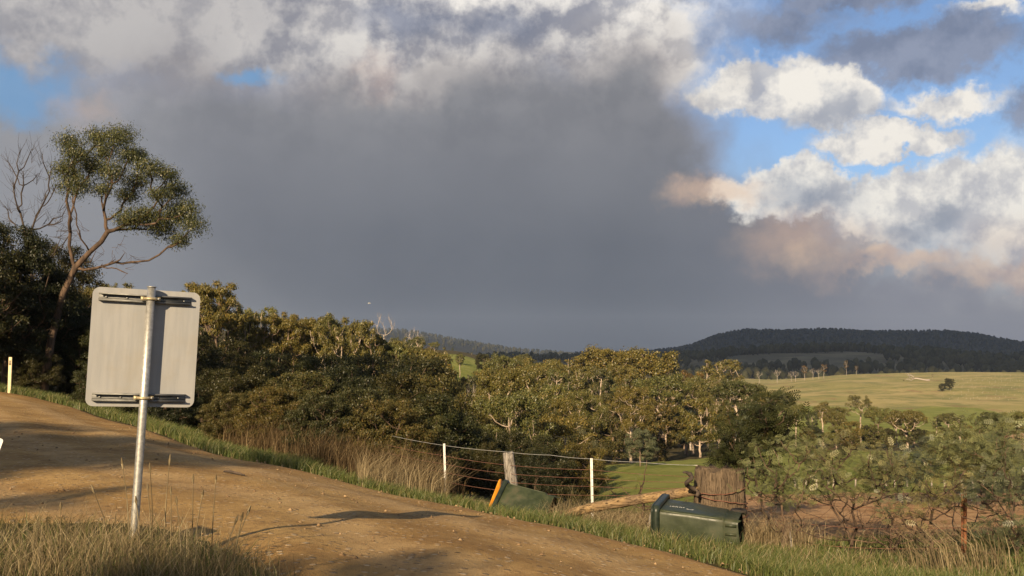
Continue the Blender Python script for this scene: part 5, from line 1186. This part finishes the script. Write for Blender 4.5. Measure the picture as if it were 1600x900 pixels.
# single tall seed stalks
st = MB(); hd = MB()
for (bx_, by_, tx, ty, D_) in [(178, 850, 142, 757, 5.9), (205, 835, 190, 715, 6.05), (240, 850, 234, 723, 6.1), (238, 840, 230, 755, 6.2), (268, 850, 267, 760, 5.9), (300, 860, 302, 740, 6.2), (330, 850, 338, 741, 6.4), (94, 870, 95, 785, 5.8), (255, 855, 266, 710, 6.4), (350, 880, 392, 790, 5.6), (360, 890, 380, 800, 5.6), (300, 870, 318, 765, 6.0), (285, 860, 275, 775, 5.9), (338, 880, 372, 805, 5.5), (222, 870, 212, 775, 5.7)]:
    a_ = at(bx_, by_, D_); a_[2] = H1(a_[0], a_[1]); b_ = at(tx, ty, D_); m_ = a_ + (b_ - a_) * 0.6 + np.array([(a_[0] - b_[0]) * 0.15, 0, 0.01])
    st.tube([a_, a_ + (m_ - a_) * 0.5, m_, b_], [0.004, 0.0038, 0.0032, 0.0022], 4, False); d_ = b_ - m_; hd.tube([m_ + d_ * 0.72, m_ + d_ * 0.85, b_], [0.0038, 0.0085, 0.003], 5, False)
st.add(np.vstack(hd.V), np.vstack(hd.F)); me = st.mesh('seed_stalks', True); at_ = me.attributes.new('rnd', 'FLOAT', 'FACE'); at_.data.foreach_set('value', rs.rand(len(me.polygons)).astype(np.float32))
tag(link('seed_stalks', me, MAT['straw']), 'tall pale seed stalks rising from the tussock by the sign', 'grass', kind='stuff')
# grass growing at the left bend, longer
P = along_edge(14000, 24, 52, lambda ii, n: np.full(n, 3.2)); blades(P, 0.1 + 0.18 * rs.rand(len(P)), np.full(len(P), 0.018), rs, MAT['green'], 'bend_grass', 'longer soft grass on the bank at the road bend', 0.4)

# ---------------------------------------------------------------- small far things
# pale tree guards along the far edge of the tilled soil
tgm = MB(); tgm.tube([(0, 0, -0.1), (0, 0, 0.2), (0.01, 0, 0.30)], [0.034, 0.034, 0.038], 7); tg_me = tgm.mesh('tree_guard', True); tg_me.materials.append(MAT['dead'])
for i in range(18):
    px = 1240 + i * 20 + rt.uniform(-5, 5); D_ = 39 + rt.uniform(-2.5, 2.5); p_ = at(px, 765, D_); o = link('tree_guard', tg_me); o.location = (p_[0], D_, H1(p_[0], D_)); o.rotation_euler = (rt.uniform(-0.12, 0.12), rt.uniform(-0.12, 0.12), rt.uniform(0, 6))
    tag(o, 'pale sapling guard tube in the row along the tilled soil', 'tree guard', 'sapling guards along the tilled soil')
# rows of saplings stakes on the golden slope: too many and small to count
V, Fq = [], []; b = 0; rs2 = np.random.RandomState(12)
for row in range(15):
    for k in range(16):
        px = 1470 + row * 11 + rs2.uniform(-4, 4) + k * 2.0; d_ = 420 + k * 14.0 + rs2.uniform(-6, 6); x = (px - 800) / F * d_; z = H1(x, d_); w_ = 0.035; h_ = 0.5
        V += [(x - w_, d_, z), (x + w_, d_, z), (x + w_, d_, z + h_), (x - w_, d_, z + h_), (x, d_ - w_, z), (x, d_ + w_, z), (x, d_ + w_, z + h_), (x, d_ - w_, z + h_)]; Fq += [[b, b + 1, b + 2, b + 3], [b + 4, b + 5, b + 6, b + 7]]; b += 8
tag(link('sapling_stakes', poly_mesh('sapling_stakes', V, Fq), MAT['dead']), 'rows of tiny white stakes on the golden slope', 'stakes', kind='stuff')
# fallen bleached tree on the golden paddock
me = make_dead(71, 14, 16, 4, 0.4); me.materials.append(MAT['dead']); p_ = at(1452, 602, 555); o = empty('fallen_tree', (p_[0], 555, H1(p_[0], 555) + 0.6), 'bleached fallen tree lying between two shrubs on the golden paddock', 'tree'); link('trunk', me, None, o); o.rotation_euler = (0, R(-84), 0)
# shed on the left hill
sp_ = at(631, 545, 232); r5 = empty('shed', (sp_[0], 232, H1(sp_[0], 232)), 'small white roofed shed among trees on the left hillside', 'shed', rz=R(25)); hz_ = max(2.2, sp_[2] - H1(sp_[0], 232) - 0.5)
mb = MB(); mb.box((0, 0, hz_ / 2), (5, 4, hz_)); mb.build('wall', MAT['white paint'], r5)
mb = MB()
for s in (-1, 1): mb.box((0, s * 1.15, hz_ + 0.62), (5.4, 2.7, 0.08), np.array(Matrix.Rotation(-s * R(26), 3, 'X')))
mb.build('roof', MAT['white paint'], r5)
mb = MB(); mb.box((0.6, -2.02, 1.0), (1.0, 0.06, 2.0)); mb.build('door', MAT['reflector'], r5)
# bird high over the wood
bd = MB(); c_ = at(577, 474, 60)
bd.tube([(-0.28, 0, 0), (-0.1, 0, 0.02), (0.1, 0, 0.02), (0.25, 0, 0.0), (0.32, 0, 0)], [0.02, 0.07, 0.075, 0.045, 0.012], 8)
r6 = empty('bird', c_, 'white bird flying against the grey smoke', 'bird'); r6.scale = (0.32,) * 3; bd.build('body', MAT['white paint'], r6, True)
for s in (-1, 1):
    w_ = MB(); w_.loft([np.array([(0.12, s * 0.04, 0.03), (-0.08, s * 0.04, 0.03), (-0.08, s * 0.04, 0.045), (0.12, s * 0.04, 0.045)]), np.array([(0.14, s * 0.3, 0.14), (-0.04, s * 0.3, 0.14), (-0.04, s * 0.3, 0.15), (0.14, s * 0.3, 0.15)]), np.array([(0.0, s * 0.62, 0.08), (-0.06, s * 0.62, 0.08), (-0.06, s * 0.62, 0.085), (0.0, s * 0.62, 0.085)])]); w_.build('wing', MAT['white paint'], r6)
#@@NEAR_END

# ---------------------------------------------------------------- clouds added out of view to shade the far hills
m, q = newmat('cloud'); d = q.new('ShaderNodeBsdfDiffuse'); d.inputs[0].default_value = (0.85, 0.85, 0.86, 1)
t = q.new('ShaderNodeBsdfTranslucent'); t.inputs[0].default_value = (0.5, 0.5, 0.52, 1)
mx = q.new('ShaderNodeMixShader'); mx.inputs[0].default_value = 0.35; q.l.new(d.outputs[0], mx.inputs[1]); q.l.new(t.outputs[0], mx.inputs[2]); out(q, mx.outputs[0]); MAT['cloud'] = m
def cloud(c_, rad, seed, label):
    bm = bmesh.new(); bmesh.ops.create_icosphere(bm, subdivisions=5, radius=1.0)
    for v in bm.verts:
        n_ = mnoise.fractal(v.co * 1.6 + Vector((seed * 7.1, 0, 0)), 0.9, 2.1, 5)
        v.co *= 1 + 0.32 * n_
        if v.co.z < -0.25: v.co.z = -0.25 + (v.co.z + 0.25) * 0.25
        v.co = Vector((v.co.x * rad[0], v.co.y * rad[1], v.co.z * rad[2]))
    me = bpy.data.meshes.new('cloud'); bm.to_mesh(me); bm.free()
    for pl in me.polygons: pl.use_smooth = True
    o = link('cloud', me, MAT['cloud']); o.location = c_; tag(o, label, 'cloud', kind='structure'); return o
CH = 1500.0; back = CH / math.tan(SUN_EL); bx, by = -math.sin(SUN_HEAD) * back, -math.cos(SUN_HEAD) * back
cloud((560 + bx, 1330 + by, CH), (1000, 400, 90), 1, 'flat unseen cloud added to shade the far hill')
cloud((950 + bx, 2700 + by, CH), (1300, 850, 200), 2, 'wide unseen cloud added to shade the far ridge')

# ---------------------------------------------------------------- smoky air
bm = bmesh.new(); bmesh.ops.create_cube(bm, size=1.0)
for v in bm.verts:
    v.co = Vector((v.co.x * 15600, v.co.y * 15600, -32 if v.co.z < 0 else 330))
me = bpy.data.meshes.new('haze'); bm.to_mesh(me); bm.free()
m = bpy.data.materials.new('haze'); m.use_nodes = True; m.node_tree.nodes.clear(); q = NG(m.node_tree)
pv = q.new('ShaderNodeVolumePrincipled'); pv.inputs['Color'].default_value = (0.40, 0.49, 0.66, 1); pv.inputs['Density'].default_value = 0.0001
pv.inputs['Anisotropy'].default_value = 0.0
o_ = q.new('ShaderNodeOutputMaterial'); q.l.new(pv.outputs[0], o_.inputs['Volume'])
hz = link('haze', me, m); tag(hz, 'thin smoky air over the whole valley', 'haze', kind='stuff')
